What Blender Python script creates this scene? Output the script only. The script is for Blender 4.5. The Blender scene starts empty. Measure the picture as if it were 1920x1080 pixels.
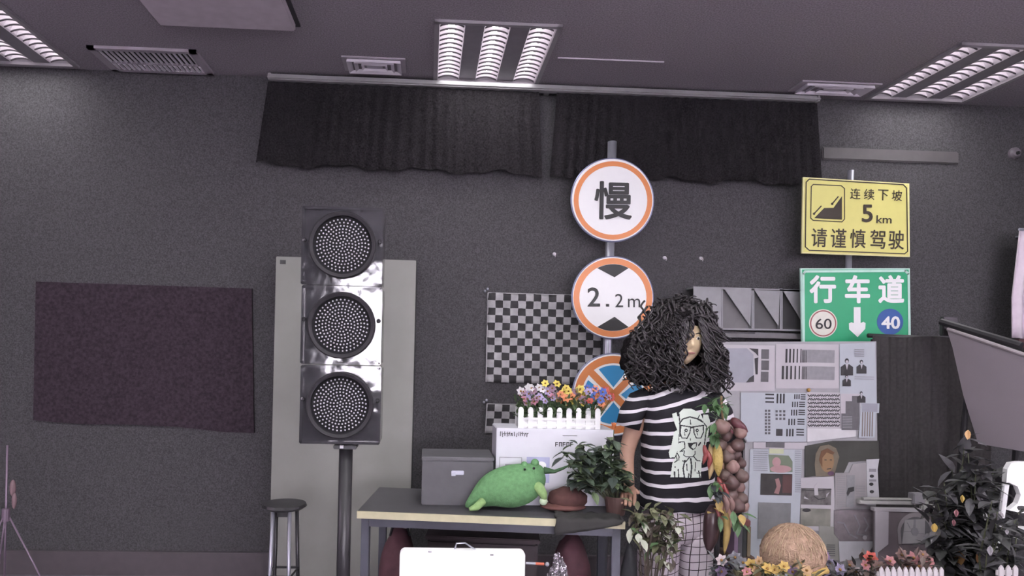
import bpy, bmesh, math, random
from mathutils import Vector, Matrix, noise
PI = math.pi
R = math.radians
sc = bpy.context.scene
COL = sc.collection

# ------------------------------------------------------------------ camera
CAMZ = 1.38
CEIL = 2.95
WALL = 4.15
F_PX, CX, CY = 1300.0, 860.0, 650.0
ROLL, YAW = R(1.3), R(2.6)
cam_d = bpy.data.cameras.new('camera'); cam = bpy.data.objects.new('camera', cam_d); COL.objects.link(cam)
cam_d.sensor_width = 36; cam_d.lens = 36 * F_PX / 1920
cam_d.shift_x = (960 - CX) / 1920; cam_d.shift_y = (CY - 540) / 1920
cam_d.clip_start = 0.05
MR = Matrix.Rotation(-YAW, 4, 'Z') @ Matrix.Rotation(PI / 2, 4, 'X') @ Matrix.Rotation(ROLL, 4, 'Z')
cam.matrix_world = Matrix.Translation((0, 0, CAMZ)) @ MR
sc.camera = cam
M3 = MR.to_3x3()
# ------------------------------------------------------------------ world and exposure
wd = bpy.data.worlds.new('world'); sc.world = wd; wd.use_nodes = True
wd.node_tree.nodes['Background'].inputs[0].default_value = (0.9, 0.8, 0.95, 1)
wd.node_tree.nodes['Background'].inputs[1].default_value = 0.25
sc.view_settings.view_transform = 'Standard'; sc.view_settings.look = 'None'
sc.view_settings.gamma = 1; sc.view_settings.exposure = 0.8
LAMP_E = 17.0
SIDE_FILL_E = 30.0
BACK_FILL_E = 190.0

# ------------------------------------------------------------------ helpers
def ray(px, py):
    return M3 @ Vector(((px - CX) / F_PX, -(py - CY) / F_PX, -1))
def W(px, py, y=None, z=None):
    d = ray(px, py)
    t = y / d.y if y is not None else (z - CAMZ) / d.z
    return Vector((0, 0, CAMZ)) + d * t
def S(y): return F_PX / y
def lin(c): c /= 255.0; return c / 12.92 if c <= .04045 else ((c + .055) / 1.055) ** 2.4
ALB = 0.86
MATS = {}
def mat(name, rgb, rough=.6, metal=0, var=.06, vs=20, bump=0, bs=60, emit=0, spec=.5, alb=None, sheen=0):
    if name in MATS: return MATS[name]
    m = bpy.data.materials.new(name); m.use_nodes = True
    nt = m.node_tree; p = nt.nodes['Principled BSDF']
    k = ALB if alb is None else alb
    c = [lin(v) * k for v in rgb]
    tc = nt.nodes.new('ShaderNodeTexCoord')
    n = nt.nodes.new('ShaderNodeTexNoise'); n.inputs['Scale'].default_value = vs; n.inputs['Detail'].default_value = 3
    nt.links.new(tc.outputs['Object'], n.inputs['Vector'])
    r = nt.nodes.new('ShaderNodeMapRange')
    r.inputs['From Min'].default_value = .3; r.inputs['From Max'].default_value = .7
    r.inputs['To Min'].default_value = 1 - var; r.inputs['To Max'].default_value = 1 + var
    nt.links.new(n.outputs['Fac'], r.inputs['Value'])
    mx = nt.nodes.new('ShaderNodeVectorMath'); mx.operation = 'SCALE'
    mx.inputs[0].default_value = c
    nt.links.new(r.outputs[0], mx.inputs['Scale'])
    nt.links.new(mx.outputs[0], p.inputs['Base Color'])
    p.inputs['Roughness'].default_value = rough; p.inputs['Metallic'].default_value = metal
    p.inputs['Specular IOR Level'].default_value = spec
    if bump:
        b = nt.nodes.new('ShaderNodeBump'); b.inputs['Strength'].default_value = bump; b.inputs['Distance'].default_value = .012
        n2 = nt.nodes.new('ShaderNodeTexNoise'); n2.inputs['Scale'].default_value = bs
        nt.links.new(tc.outputs['Object'], n2.inputs['Vector'])
        nt.links.new(n2.outputs['Fac'], b.inputs['Height']); nt.links.new(b.outputs[0], p.inputs['Normal'])
    if emit:
        p.inputs['Emission Color'].default_value = (*[lin(v) for v in rgb], 1); p.inputs['Emission Strength'].default_value = emit
    MATS[name] = m
    return m

class MB:
    def __init__(s): s.v = []; s.f = []; s.m = []
    def add(s, vs, fs, mi=0):
        o = len(s.v); s.v += [Vector(v) for v in vs]
        for f in fs: s.f.append([i + o for i in f]); s.m.append(mi)
        return s
    def box(s, c, d, rz=0, mi=0, rm=None, bev=0):
        h = [x / 2 for x in d]; rm = rm or Matrix.Rotation(rz, 3, 'Z'); c = Vector(c)
        if bev:
            bm = bmesh.new(); bmesh.ops.create_cube(bm, size=1)
            for v in bm.verts: v.co = Vector((v.co.x * d[0], v.co.y * d[1], v.co.z * d[2]))
            bmesh.ops.bevel(bm, geom=bm.edges[:], offset=bev, segments=2, affect='EDGES')
            bm.verts.index_update()
            s.add([c + rm @ v.co for v in bm.verts], [[v.index for v in f.verts] for f in bm.faces], mi); bm.free(); return s
        vs = [c + rm @ Vector((x * h[0], y * h[1], z * h[2])) for z in (-1, 1) for y in (-1, 1) for x in (-1, 1)]
        s.add(vs, [(0, 2, 3, 1), (4, 5, 7, 6), (0, 1, 5, 4), (2, 6, 7, 3), (0, 4, 6, 2), (1, 3, 7, 5)], mi); return s
    def rings(s, rs, mi=0, cap=True, closed=True):
        n = len(rs[0]); vs = [p for r in rs for p in r]; fs = []
        for i in range(len(rs) - 1):
            for j in range(n if closed else n - 1):
                k = (j + 1) % n
                fs.append((i * n + j, i * n + k, (i + 1) * n + k, (i + 1) * n + j))
        if cap and closed:
            fs.append(tuple(range(n))[::-1]); fs.append(tuple(range((len(rs) - 1) * n, len(rs) * n)))
        s.add(vs, fs, mi); return s
    def tube(s, pts, r, n=8, mi=0, cap=True):
        pts = [Vector(p) for p in pts]; rs = []
        rr = r if isinstance(r, (list, tuple)) else [r] * len(pts)
        up = None
        for i, p in enumerate(pts):
            t = (pts[min(i + 1, len(pts) - 1)] - pts[max(i - 1, 0)]).normalized()
            if up is None: up = t.orthogonal().normalized()
            else:
                up = (up - t * up.dot(t))
                up = up.normalized() if up.length > 1e-6 else t.orthogonal().normalized()
            b = t.cross(up)
            rs.append([p + (up * math.cos(2 * PI * j / n) + b * math.sin(2 * PI * j / n)) * rr[i] for j in range(n)])
        return s.rings(rs, mi, cap)
    def lathe(s, c, prof, n=24, axis='Z', mi=0, cap=True):
        c = Vector(c); rs = []
        for r, h in prof:
            ring = []
            for j in range(n):
                a = 2 * PI * j / n
                if axis == 'Z': ring.append(c + Vector((r * math.cos(a), r * math.sin(a), h)))
                elif axis == 'Y': ring.append(c + Vector((r * math.cos(a), -h, r * math.sin(a))))
                else: ring.append(c + Vector((h, r * math.cos(a), r * math.sin(a))))
            rs.append(ring)
        return s.rings(rs, mi, cap)
    def ball(s, c, r, n=14, m=9, mi=0, fn=None, rm=None):
        c = Vector(c); r = r if isinstance(r, (list, tuple)) else (r, r, r); rs = []
        for i in range(m + 1):
            th = PI * min(max(i / m, .004), .996); ring = []
            for j in range(n):
                a = 2 * PI * j / n
                d = Vector((math.sin(th) * math.cos(a), math.sin(th) * math.sin(a), math.cos(th)))
                k = fn(d) if fn else 1
                q = Vector((d.x * r[0], d.y * r[1], d.z * r[2])) * k
                if rm: q = rm @ q
                ring.append(c + q)
            rs.append(ring[::-1])
        return s.rings(rs, mi)
    def prism(s, pts, off, mi=0):
        pts = [Vector(p) for p in pts]; n = len(pts); off = Vector(off)
        s.add(pts + [p + off for p in pts], [tuple(range(n)), tuple(range(2 * n - 1, n - 1, -1))] + [(i, i + n, (i + 1) % n + n, (i + 1) % n) for i in range(n)], mi); return s
    def leaf(s, p, d, L, w, up=None, mi=0, curl=.25):
        p = Vector(p); d = Vector(d).normalized(); up = Vector(up or (0, 0, 1))
        sd = d.cross(up); sd = sd.normalized() if sd.length > 1e-4 else d.orthogonal().normalized(); nn = sd.cross(d)
        prof = [(0, .08), (.25, .8), (.5, 1), (.78, .6), (1, .03)]
        vs = []
        for t, k in prof:
            q = p + d * L * t - nn * (L * curl * t * t)
            vs += [q - sd * w / 2 * k + nn * w * .12 * k, q, q + sd * w / 2 * k + nn * w * .12 * k]
        fs = []
        for i in range(len(prof) - 1):
            for j in (0, 1): fs.append((i * 3 + j, i * 3 + j + 1, i * 3 + j + 4, i * 3 + j + 3))
        s.add(vs, fs, mi); return s
    def build(s, name, mats, parent=None, smooth=False, kind=None):
        me = bpy.data.meshes.new(name)
        base = Vector((0, 0, 0))
        if parent is not None:
            q = parent
            while q is not None: base += q.location; q = q.parent
        else:
            xs = [v.x for v in s.v]; ys = [v.y for v in s.v]; zs = [v.z for v in s.v]
            base = Vector(((min(xs) + max(xs)) / 2, (min(ys) + max(ys)) / 2, min(zs)))
        me.from_pydata([v - base for v in s.v], [], s.f)
        for m in (mats if isinstance(mats, (list, tuple)) else [mats]): me.materials.append(m)
        for p, mi in zip(me.polygons, s.m): p.material_index = mi; p.use_smooth = smooth
        bm = bmesh.new(); bm.from_mesh(me); bmesh.ops.recalc_face_normals(bm, faces=bm.faces[:]); bm.to_mesh(me); bm.free()
        o = bpy.data.objects.new(name, me); COL.objects.link(o)
        if parent is not None: o.parent = parent
        else: o.location = base
        if kind: o['kind'] = kind
        return o

def tag(o, label, cat, group=None):
    o['label'] = label; o['category'] = cat
    if group: o['group'] = group
    return o
def thing(name, loc, label, cat, group=None):
    o = bpy.data.objects.new(name, None); COL.objects.link(o); o.location = loc; o.empty_display_size = .05
    return tag(o, label, cat, group)
def circ(c, rx, rz=None, n=40, a0=0, a1=360):
    rz = rz or rx
    return [(c[0] + rx * math.cos(R(a0 + (a1 - a0) * i / (n if a1 - a0 == 360 else n - 1))), c[1] + rz * math.sin(R(a0 + (a1 - a0) * i / (n if a1 - a0 == 360 else n - 1)))) for i in range(n)]
class Sheet:
    """pixel-measured artwork laid on a real upright surface: y = y0 + k*(x-x0)"""
    def __init__(s, y0, k=0, x0=0): s.y0 = y0; s.k = k; s.x0 = x0
    def p(s, px, py, off=0):
        d = ray(px, py); t = (s.y0 - s.k * s.x0) / (d.y - s.k * d.x)
        q = Vector((0, 0, CAMZ)) + d * t
        return q + Vector((0, -off, 0))
    def poly(s, mb, pts, off=.001, t=.001, mi=0):
        mb.prism([s.p(x, y, off) for x, y in pts], (0, t, 0), mi)
    def rect(s, mb, x0, y0, x1, y1, off=.001, t=.001, mi=0, rot=1.3):
        cx, cy = (x0 + x1) / 2, (y0 + y1) / 2; c_, s_ = math.cos(R(rot)), math.sin(R(rot))
        pts = [(cx + (x - cx) * c_ - (y - cy) * s_, cy + (x - cx) * s_ + (y - cy) * c_) for x, y in ((x0, y0), (x1, y0), (x1, y1), (x0, y1))]
        s.poly(mb, pts, off, t, mi)
    def ring(s, mb, c, ro, ri, off=.001, t=.001, mi=0, n=48, ratio=1):
        rs = []
        for r, o in ((ro, off - t), (ro, off), (ri, off), (ri, off - t)):
            rs.append([s.p(x, y, o) for x, y in circ(c, r, r * ratio, n)])
        rs.append(rs[0]); mb.rings(rs, mi, cap=False)
    def line(s, mb, pts, w, off=.001, t=.001, mi=0, closed=False):
        n = len(pts)
        for i in range(n if closed else n - 1):
            a, b = Vector(pts[i]), Vector(pts[(i + 1) % n]); d = (b - a)
            if d.length < 1e-6: continue
            d.normalize(); q = Vector((-d.y, d.x)) * w / 2; e = d * w * .3
            s.poly(mb, [(a - e - q)[:], (b + e - q)[:], (b + e + q)[:], (a - e + q)[:]], off, t, mi)
    def text(s, body, x0, y0, x1, y1, m, parent, name='lettering', off=.002, bold=0, rot=0, t=.001):
        cu = bpy.data.curves.new('t', 'FONT'); cu.body = body; cu.size = 1; cu.resolution_u = 4
        ob = bpy.data.objects.new('t', cu); COL.objects.link(ob)
        bpy.context.view_layer.update()
        me = ob.evaluated_get(bpy.context.evaluated_depsgraph_get()).to_mesh()
        vs = [v.co.copy() for v in me.vertices]; fs = [tuple(p.vertices) for p in me.polygons]
        ob.evaluated_get(bpy.context.evaluated_depsgraph_get()).to_mesh_clear()
        bpy.data.objects.remove(ob); bpy.data.curves.remove(cu)
        if not vs: return None
        ax, bx = min(v.x for v in vs), max(v.x for v in vs); ay, by = min(v.y for v in vs), max(v.y for v in vs)
        cx, cy = (x0 + x1) / 2, (y0 + y1) / 2; out = []
        if bold:
            n0 = len(vs); base = list(vs); bf = list(fs); q = 8; vs = []; fs = []; offs = []
            for k in range(q):
                vs += [v + Vector((math.cos(2 * PI * k / q) * bold, math.sin(2 * PI * k / q) * bold, 0)) for v in base]; offs += [k * .00018] * n0; fs += [tuple(i + n0 * k for i in f) for f in bf]
            ax -= bold; bx += bold; ay -= bold; by += bold
        if not bold: offs = [0] * len(vs)
        for v, oo in zip(vs, offs):
            u = x0 + (v.x - ax) / (bx - ax) * (x1 - x0) - cx; w = y1 - (v.y - ay) / (by - ay) * (y1 - y0) - cy
            out.append(s.p(cx + u * math.cos(R(rot)) - w * math.sin(R(rot)), cy + u * math.sin(R(rot)) + w * math.cos(R(rot)), off + oo))
        mb = MB(); mb.add(out, fs); return mb.build(name, m, parent)
def rrect(x0, y0, x1, y1, r, n=6):
    pts = []
    for cx, cy, a in ((x1 - r, y0 + r, -90), (x1 - r, y1 - r, 0), (x0 + r, y1 - r, 90), (x0 + r, y0 + r, 180)):
        for i in range(n + 1):
            t = R(a + 90 * i / n); pts.append((cx + r * math.cos(t), cy + r * math.sin(t)))
    return pts
def quadpts(tl, tr, br, bl, pts):
    """maps unit-square points into a measured quadrilateral"""
    out = []
    for u, v in pts:
        out.append(((tl[0] * (1 - u) + tr[0] * u) * (1 - v) + (bl[0] * (1 - u) + br[0] * u) * v,
                    (tl[1] * (1 - u) + tr[1] * u) * (1 - v) + (bl[1] * (1 - u) + br[1] * u) * v))
    return out

# ------------------------------------------------------------------ common materials
m_wall = mat('wall_paint', (81, 79, 82), .9, var=.36, vs=150, spec=.2)
m_ceil = mat('ceiling_paint', (160, 153, 160), .9, var=.3, vs=130, spec=.2)
m_floor = mat('floor_vinyl', (118, 112, 120), .5, var=.1)
m_base = mat('baseboard_paint', (88, 80, 86), .6)
m_white = mat('white_enamel', (250, 248, 250), .4, var=.01)
m_black = mat('black_print', (38, 36, 38), .5)
m_chrome = mat('brushed_steel', (178, 178, 190), .32, .55, alb=.9)
m_dark = mat('black_metal', (48, 46, 50), .4)
m_green_leaf = mat('dark_leaf', (70, 88, 68), .5, var=.3, vs=30)
m_tube = mat('fluorescent_tube', (255, 246, 250), .4, emit=5)
m_louvre = mat('louvre_aluminium', (225, 220, 226), .4, .1, alb=.9); m_lvd = mat('louvre_edge', (70, 66, 72), .6)
m_refl = mat('reflector_aluminium', (225, 220, 226), .3, .6, alb=.9)
m_tray = mat('grey_tray', (150, 146, 152), .5)

# ------------------------------------------------------------------ room shell
XL, XR, YB = -3.6, 3.75, -4.6
def struct(name, mb, m): return mb.build(name, m, kind='structure')
struct('floor', MB().box(((XL + XR) / 2, (YB + WALL) / 2, -.05), (XR - XL + .2, WALL - YB + .2, .1)), m_floor)
struct('ceiling', MB().box(((XL + XR) / 2, (YB + WALL) / 2, CEIL + .14), (XR - XL + .2, WALL - YB + .2, .1)), m_ceil) if False else None
struct('wall_back', MB().box(((XL + XR) / 2, WALL + .05, CEIL / 2 + .1), (XR - XL + .2, .1, CEIL + .2)), m_wall)
FW = ((-1.3, .9), (1.45, 3.3)); mb = MB()
for xa, xb in ((XL - .1, FW[0][0]), (FW[0][1], FW[1][0]), (FW[1][1], XR + .1)): mb.box(((xa + xb) / 2, YB - .05, CEIL / 2 + .1), (xb - xa, .1, CEIL + .2))
for xa, xb in FW:
    mb.box(((xa + xb) / 2, YB - .05, .4), (xb - xa, .1, .8)).box(((xa + xb) / 2, YB - .05, (2.4 + CEIL + .2) / 2), (xb - xa, .1, CEIL + .2 - 2.4))
struct('wall_front', mb, m_wall)
def side_wall(name, x, sgn, wy0, wy1, wz0, wz1):
    mb = MB(); H = CEIL + .2
    mb.box((x + sgn * .05, (YB + wy0) / 2, H / 2), (.1, wy0 - YB, H)); mb.box((x + sgn * .05, (WALL + wy1) / 2, H / 2), (.1, WALL - wy1, H))
    mb.box((x + sgn * .05, (wy0 + wy1) / 2, wz0 / 2), (.1, wy1 - wy0, wz0)); mb.box((x + sgn * .05, (wy0 + wy1) / 2, (wz1 + H) / 2), (.1, wy1 - wy0, H - wz1))
    struct(name, mb, m_wall)
side_wall('wall_left', XL, -1, .2, 2.6, .9, 2.4)
side_wall('wall_right', XR, 1, .2, 2.6, .9, 2.4)
m_glass = mat('window_glass', (235, 225, 240), .05, alb=1); m_glass.node_tree.nodes['Principled BSDF'].inputs['Transmission Weight'].default_value = 1
m_wframe = mat('window_frame_paint', (190, 186, 190), .5)
for i, (x, sg) in enumerate(((XL, -1), (XR, 1))):  # side windows out of view, added for a soft pinkish fill
    mb = MB()
    for y in (.23, 1.4, 2.57): mb.box((x + sg * .05, y, 1.65), (.06, .06, 1.5))
    for z in (.93, 2.37): mb.box((x + sg * .05, 1.4, z), (.06, 2.4, .06))
    w = mb.build('window_%d' % (i + 1), m_wframe, kind='structure')
    MB().box((x + sg * .05, 1.4, 1.65), (.008, 2.3, 1.4)).build('pane', m_glass, w)
    ld = bpy.data.lights.new('daylight', 'AREA'); ld.shape = 'RECTANGLE'; ld.size = 2.3; ld.size_y = 1.4; ld.energy = SIDE_FILL_E; ld.color = (1, .90, .98)
    lo = bpy.data.objects.new('daylight', ld); COL.objects.link(lo); lo.location = (x + sg * .14, 1.4, 1.65); lo.rotation_euler = (PI / 2, 0, PI / 2 * sg)
for i, (xa, xb) in enumerate(FW):  # unseen windows added behind the camera for even frontal light and housing reflections
    mb = MB()
    for x in (xa + .03, (xa + xb) / 2, xb - .03): mb.box((x, YB - .05, 1.6), (.06, .06, 1.6))
    for z in (.83, 2.37): mb.box(((xa + xb) / 2, YB - .05, z), (xb - xa, .06, .06))
    w = mb.build('window_%d' % (i + 3), m_wframe, kind='structure')
    MB().box(((xa + xb) / 2, YB - .05, 1.6), (xb - xa - .1, .008, 1.5)).build('pane', m_glass, w)
    ld = bpy.data.lights.new('daylight', 'AREA'); ld.shape = 'RECTANGLE'; ld.size = xb - xa - .1; ld.size_y = 1.5; ld.energy = BACK_FILL_E; ld.color = (.97, 1, .985)
    lo = bpy.data.objects.new('daylight', ld); COL.objects.link(lo); lo.location = ((xa + xb) / 2, YB - .13, 1.6); lo.rotation_euler = (PI / 2, 0, 0)
struct('baseboard_back', MB().box(((XL + XR) / 2, WALL - .01, .07), (XR - XL, .02, .14)).box(((XL + XR) / 2, WALL - .018, .135), (XR - XL, .012, .012)), m_base)
# service trunking along the right of the back wall
a, b = W(1540, 288, WALL), W(1760, 293, WALL)
e_ = W(1795, 295, WALL)
struct('trim_1', MB().box(((a.x + e_.x) / 2, WALL - .008, a.z), (e_.x - a.x, .016, .075), bev=.007), mat('trunking_paint', (90, 86, 88), .6))

# ---- ceiling with openings for the luminaires
TROF = []
for ty in (3.33, .9, -1.6):  # the two rows out of view are added for frontal light
    for tx in (-2.66, 0.0, 2.62): TROF.append((tx, ty))
TW, TL, TD = .62, .77, .11
xs = sorted({XL - .1, XR + .1} | {v for t in TROF for v in (t[0], t[0] + TW)}); ys = sorted({YB - .1, WALL + .1} | {v for t in TROF for v in (t[1], t[1] + TL)})
cb = MB()
for i in range(len(xs) - 1):
    for j in range(len(ys) - 1):
        if any(abs(t[0] - xs[i]) < 1e-6 and abs(t[1] - ys[j]) < 1e-6 for t in TROF): continue
        cb.box(((xs[i] + xs[i + 1]) / 2, (ys[j] + ys[j + 1]) / 2, CEIL + .05), (xs[i + 1] - xs[i], ys[j + 1] - ys[j], .1))
ce = struct('ceiling', cb, m_ceil)
def troffer():
    t = thing('ceiling_light', (0, 0, CEIL), '', 'ceiling light', 'three strip louvre lights in the ceiling')
    # frame with tray
    f = MB()
    f.box((TW / 2, .012, -.006), (TW, .024, .016)).box((TW / 2, TL - .012, -.006), (TW, .024, .016)).box((.012, TL / 2, -.006), (.024, TL, .016)).box((TW - .012, TL / 2, -.006), (.024, TL, .016))
    for v in f.v: v.z += CEIL
    f.build('frame', mat('light_frame', (165, 160, 165), .4), t)
    f = MB().box((TW / 2, TL / 2, CEIL + TD), (TW - .002, TL - .002, .01))
    for x in (.006, TW - .006): f.box((x, TL / 2, CEIL + TD / 2), (.01, TL - .004, TD - .01))
    for y in (.006, TL - .006): f.box((TW / 2, y, CEIL + TD / 2), (TW - .004, .01, TD - .01))
    f.build('housing', m_tray, t)
    cw = .125; gap = (TW - .05 - 3 * cw) / 2
    for k in range(3):
        x0 = .025 + k * (cw + gap); xc = x0 + cw / 2
        lv = MB(); lv2 = MB(); ld_ = MB()
        for sg in (-1, 1):  # parabolic side reflectors
            prof = [(cw / 2, 0), (cw / 2 - .004, .02), (cw / 2 - .016, .042), (cw / 2 - .034, .06)]
            rs = []
            for y in (.026, TL - .026): rs.append([(xc + sg * q[0], y, CEIL + q[1]) for q in prof])
            n = len(prof); lv2.add(rs[0] + rs[1], [(i, i + 1, i + 1 + n, i + n) for i in range(n - 1)])
        nb = 13
        for i in range(nb + 1):
            y = .03 + (TL - .06) * i / nb; ar = []
            for q in range(9):
                u = -1 + 2 * q / 8; ar.append((xc + u * (cw / 2 - .003), .014 + .020 * (1 - u * u)))
            lo_ = [(x, y, CEIL + .002) for x, h in ar]
            pts = [(x, CEIL + .002 + .016 * (1 - ((x - xc) / (cw / 2)) ** 2)) for x, h in ar] + [(x, CEIL + .036) for x, h in reversed(ar)]
            lv.prism([(x, y - .0015, z) for x, z in pts], (0, .003, 0))
            lo2 = [(x, z) for x, z in pts[:9]]; ld_.prism([(x, y - .0035, z - .001) for x, z in lo2] + [(x, y - .0035, z + .0055) for x, z in reversed(lo2)], (0, .006, 0))
        lv.build('louvre', m_louvre, t); lv2.build('reflector', m_refl, t); ld_.build('louvre_edges', m_lvd, t)
        MB().lathe((xc, .04, CEIL + .07), [(.001, 0), (.016, 0), (.016, -(TL - .08)), (.001, -(TL - .08))], 12, 'Y').build('tube', m_tube, t, smooth=True)
    for k in range(2):
        x = .025 + cw + k * (cw + gap) + gap / 2
        MB().box((x, TL / 2, CEIL + .004), (gap - .004, TL - .05, .006)).build('blank_panel', m_tray, t)
    return t
def copy_tree(o, parent=None):
    c = o.copy(); COL.objects.link(c)
    if parent is not None: c.parent = parent
    for ch in list(o.children): copy_tree(ch, c)
    return c
t0 = troffer()
names = {0: 'nearly out of frame at the upper left', 1: 'at the top centre above the curtain rail', 2: 'at the upper right corner'}
for i, (tx, ty) in enumerate(TROF):
    o = t0 if i == 0 else copy_tree(t0)
    o.location = (tx, ty, CEIL)
    if i < 3: o['label'] = 'three-strip fluorescent louvre light set in the ceiling, ' + names[i]
    else:
        o['label'] = 'three-strip louvre ceiling light of the %s row behind the camera, %s' % (('nearer', 'farther')[i // 3 - 1], ('left', 'middle', 'right')[i % 3]); del o['group']
    ld = bpy.data.lights.new('lamp', 'AREA'); ld.shape = 'RECTANGLE'; ld.size = TW - .08; ld.size_y = TL - .08
    ld.energy = LAMP_E * (.2 if i < 3 else 1.25); ld.color = (.985, 1, .985)
    lo = bpy.data.objects.new('lamp', ld); COL.objects.link(lo); lo.parent = o; lo.location = (TW / 2, TL / 2, -.02)

# ---- ceiling fittings
m_vent = mat('vent_paint', (176, 168, 176), .5); m_slot = mat('vent_slot', (60, 55, 60), .8); m_vlight = mat('vent_blade', (228, 222, 230), .4)
def C(px, py): return W(px, py, z=CEIL)
v0, v1, v2, v3 = C(175, 88), C(372, 90), C(392, 139), C(205, 138)
x0, x1, y0, y1 = -1.86, -1.28, 3.80, 4.12
t = thing('ceiling_vent', ((x0 + x1) / 2, (y0 + y1) / 2, CEIL), 'slatted rectangular air vent in the ceiling beside the upper left light', 'vent')
f = MB()
for c, d in ((((x0 + x1) / 2, y0 + .015), (x1 - x0, .03)), (((x0 + x1) / 2, y1 - .015), (x1 - x0, .03)), ((x0 + .02, (y0 + y1) / 2), (.04, y1 - y0)), ((x1 - .02, (y0 + y1) / 2), (.04, y1 - y0))): f.box((*c, CEIL - .008), (*d, .016))
f.box(((x0 + x1) / 2, y0 + .2, CEIL - .008), (x1 - x0, .012, .012))
f.build('frame', m_vent, t)
MB().box(((x0 + x1) / 2, (y0 + y1) / 2, CEIL - .002), (x1 - x0 - .02, y1 - y0 - .02, .003)).build('backing', m_slot, t)
for j, (ya, yb) in enumerate(((y0 + .035, y0 + .19), (y0 + .21, y1 - .035))):
    b_ = MB()
    for i in range(18):
        x = x0 + .05 + (x1 - x0 - .1) * i / 17
        b_.box((x, (ya + yb) / 2, CEIL - .01), (.004 if j == 0 else .018, yb - ya, .012), rm=Matrix.Rotation(.5, 3, 'Y'))
    b_.build('blades', m_vlight, t)
def diffuser(px0, py0, px1, py1, label):
    a, b = C(px0, py0), C(px1, py1)
    xa, xb, ya, yb = min(a.x, b.x), max(a.x, b.x), min(a.y, b.y), max(a.y, b.y)
    c = Vector(((xa + xb) / 2, (ya + yb) / 2, CEIL)); hx, hy = (xb - xa) / 2, (yb - ya) / 2
    t = thing('ceiling_diffuser', c, label, 'diffuser')
    MB().box(c - Vector((0, 0, .004)), (2 * hx, 2 * hy, .008)).build('plate', m_vent, t)
    for k, s_ in enumerate((.84, .62, .4)):
        mb = MB(); rs = []
        for q, z in ((1, -.010), (1.02, -.026), (.84, -.012), (1, -.010)):
            rs.append([c + Vector((x * hx * s_ * q, y * hy * s_ * q, z)) for x, y in ((-1, -1), (1, -1), (1, 1), (-1, 1))])
        mb.rings(rs, cap=False); mb.build('cone', m_vlight, t)
    MB().box(c - Vector((0, 0, .014)), (hx * .5, hy * .5, .006)).build('core', m_vlight, t)
    return t
diffuser(640, 104, 762, 135, 'small square air diffuser left of the central ceiling light')
diffuser(1505, 150, 1622, 175, 'small square air diffuser left of the upper right ceiling light')
a, b = C(300, 33), C(550, 33)
t = thing('ceiling_box', ((a.x + b.x) / 2, a.y - .2, CEIL), 'pale grey shallow box fixed to the ceiling, cut off at the top left edge', 'ceiling box')
MB().box(((a.x + b.x) / 2, a.y - .25, CEIL - .02), (b.x - a.x, .5, .04), bev=.006).build('panel', mat('pale_panel', (208, 198, 206), .6), t)
MB().box(((a.x + b.x) / 2, a.y - .25, CEIL - .004), (b.x - a.x + .04, .54, .008)).build('mounting_frame', m_slot, t)
a, b = C(1046, 107), C(1245, 115)
tag(MB().box((a + b) / 2 - Vector((0, 0, .004)), ((b - a).length, .006, .006), rz=math.atan2(b.y - a.y, b.x - a.x)).build('ceiling_strip', m_vlight), 'thin pale strip on the ceiling right of the central light', 'strip')

# ---- curtain rail and curtains
a, b = W(505, 147, 4.08), W(1531, 189, 4.08); rz = (a.z + b.z) / 2
t = thing('curtain_rail', ((a.x + b.x) / 2, 4.08, rz), 'long pale grey curtain rail on the back wall just under the ceiling', 'rail')
MB().box(((a.x + b.x) / 2, 4.07, rz), (b.x - a.x, .06, .034), bev=.005).box(((a.x + b.x) / 2, 4.036, rz - .006), (b.x - a.x, .01, .008)).build('track', mat('rail_paint', (150, 148, 150), .4), t)
for x in (a.x + .01, b.x - .01): MB().box((x, 4.07, rz), (.02, .07, .04), bev=.004).build('end_cap', MATS['rail_paint'], t)
for k in range(5): MB().box((a.x + .3 + k * (b.x - a.x - .6) / 4, 4.115, rz), (.03, .07, .02)).build('bracket', MATS['rail_paint'], t)
m_curt = mat('black_curtain_cloth', (42, 39, 42), .95, var=.55, vs=110, spec=.1, bump=.3, bs=150)
def curtain(pxa, pxb, pxc, pxd, pya, pyb, label, seed):
    rnd = random.Random(seed); n = 160; m = 14
    mb = MB(); vs = []; zt = rz - .02
    for j in range(m + 1):
        v = j / m
        for i in range(n + 1):
            u = i / n
            xt = W(pxa, 160, 4.08).x * (1 - u) + W(pxb, 180, 4.08).x * u
            xb = W(pxc, pya, 4.08).x * (1 - u) + W(pxd, pyb, 4.08).x * u
            zb = W(pxc, pya, 4.08).z * (1 - u) + W(pxd, pyb, 4.08).z * u
            zb += .012 * math.sin(u * 23 + seed) + .007 * math.sin(u * 61)
            x = xt * (1 - v) + xb * v
            y = 4.07 + .006 * (.5 + .5 * v) * math.sin(u * 150 + 1.5 * math.sin(u * 17 + seed)) - .01 * v * math.sin(u * 31)
            vs.append((x, y, zt * (1 - v) + zb * v))
    fs = [(j * (n + 1) + i, j * (n + 1) + i + 1, (j + 1) * (n + 1) + i + 1, (j + 1) * (n + 1) + i) for j in range(m) for i in range(n)]
    o = mb.add(vs, fs).build('curtain', m_curt, smooth=True)
    return tag(o, label, 'curtain', 'short black curtains on the rail')
curtain(503, 1010, 480, 1016, 308, 328, 'short black curtain hanging from the left half of the rail', 1)
curtain(1044, 1531, 1030, 1541, 330, 346, 'short black curtain hanging from the right half of the rail', 4)

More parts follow.
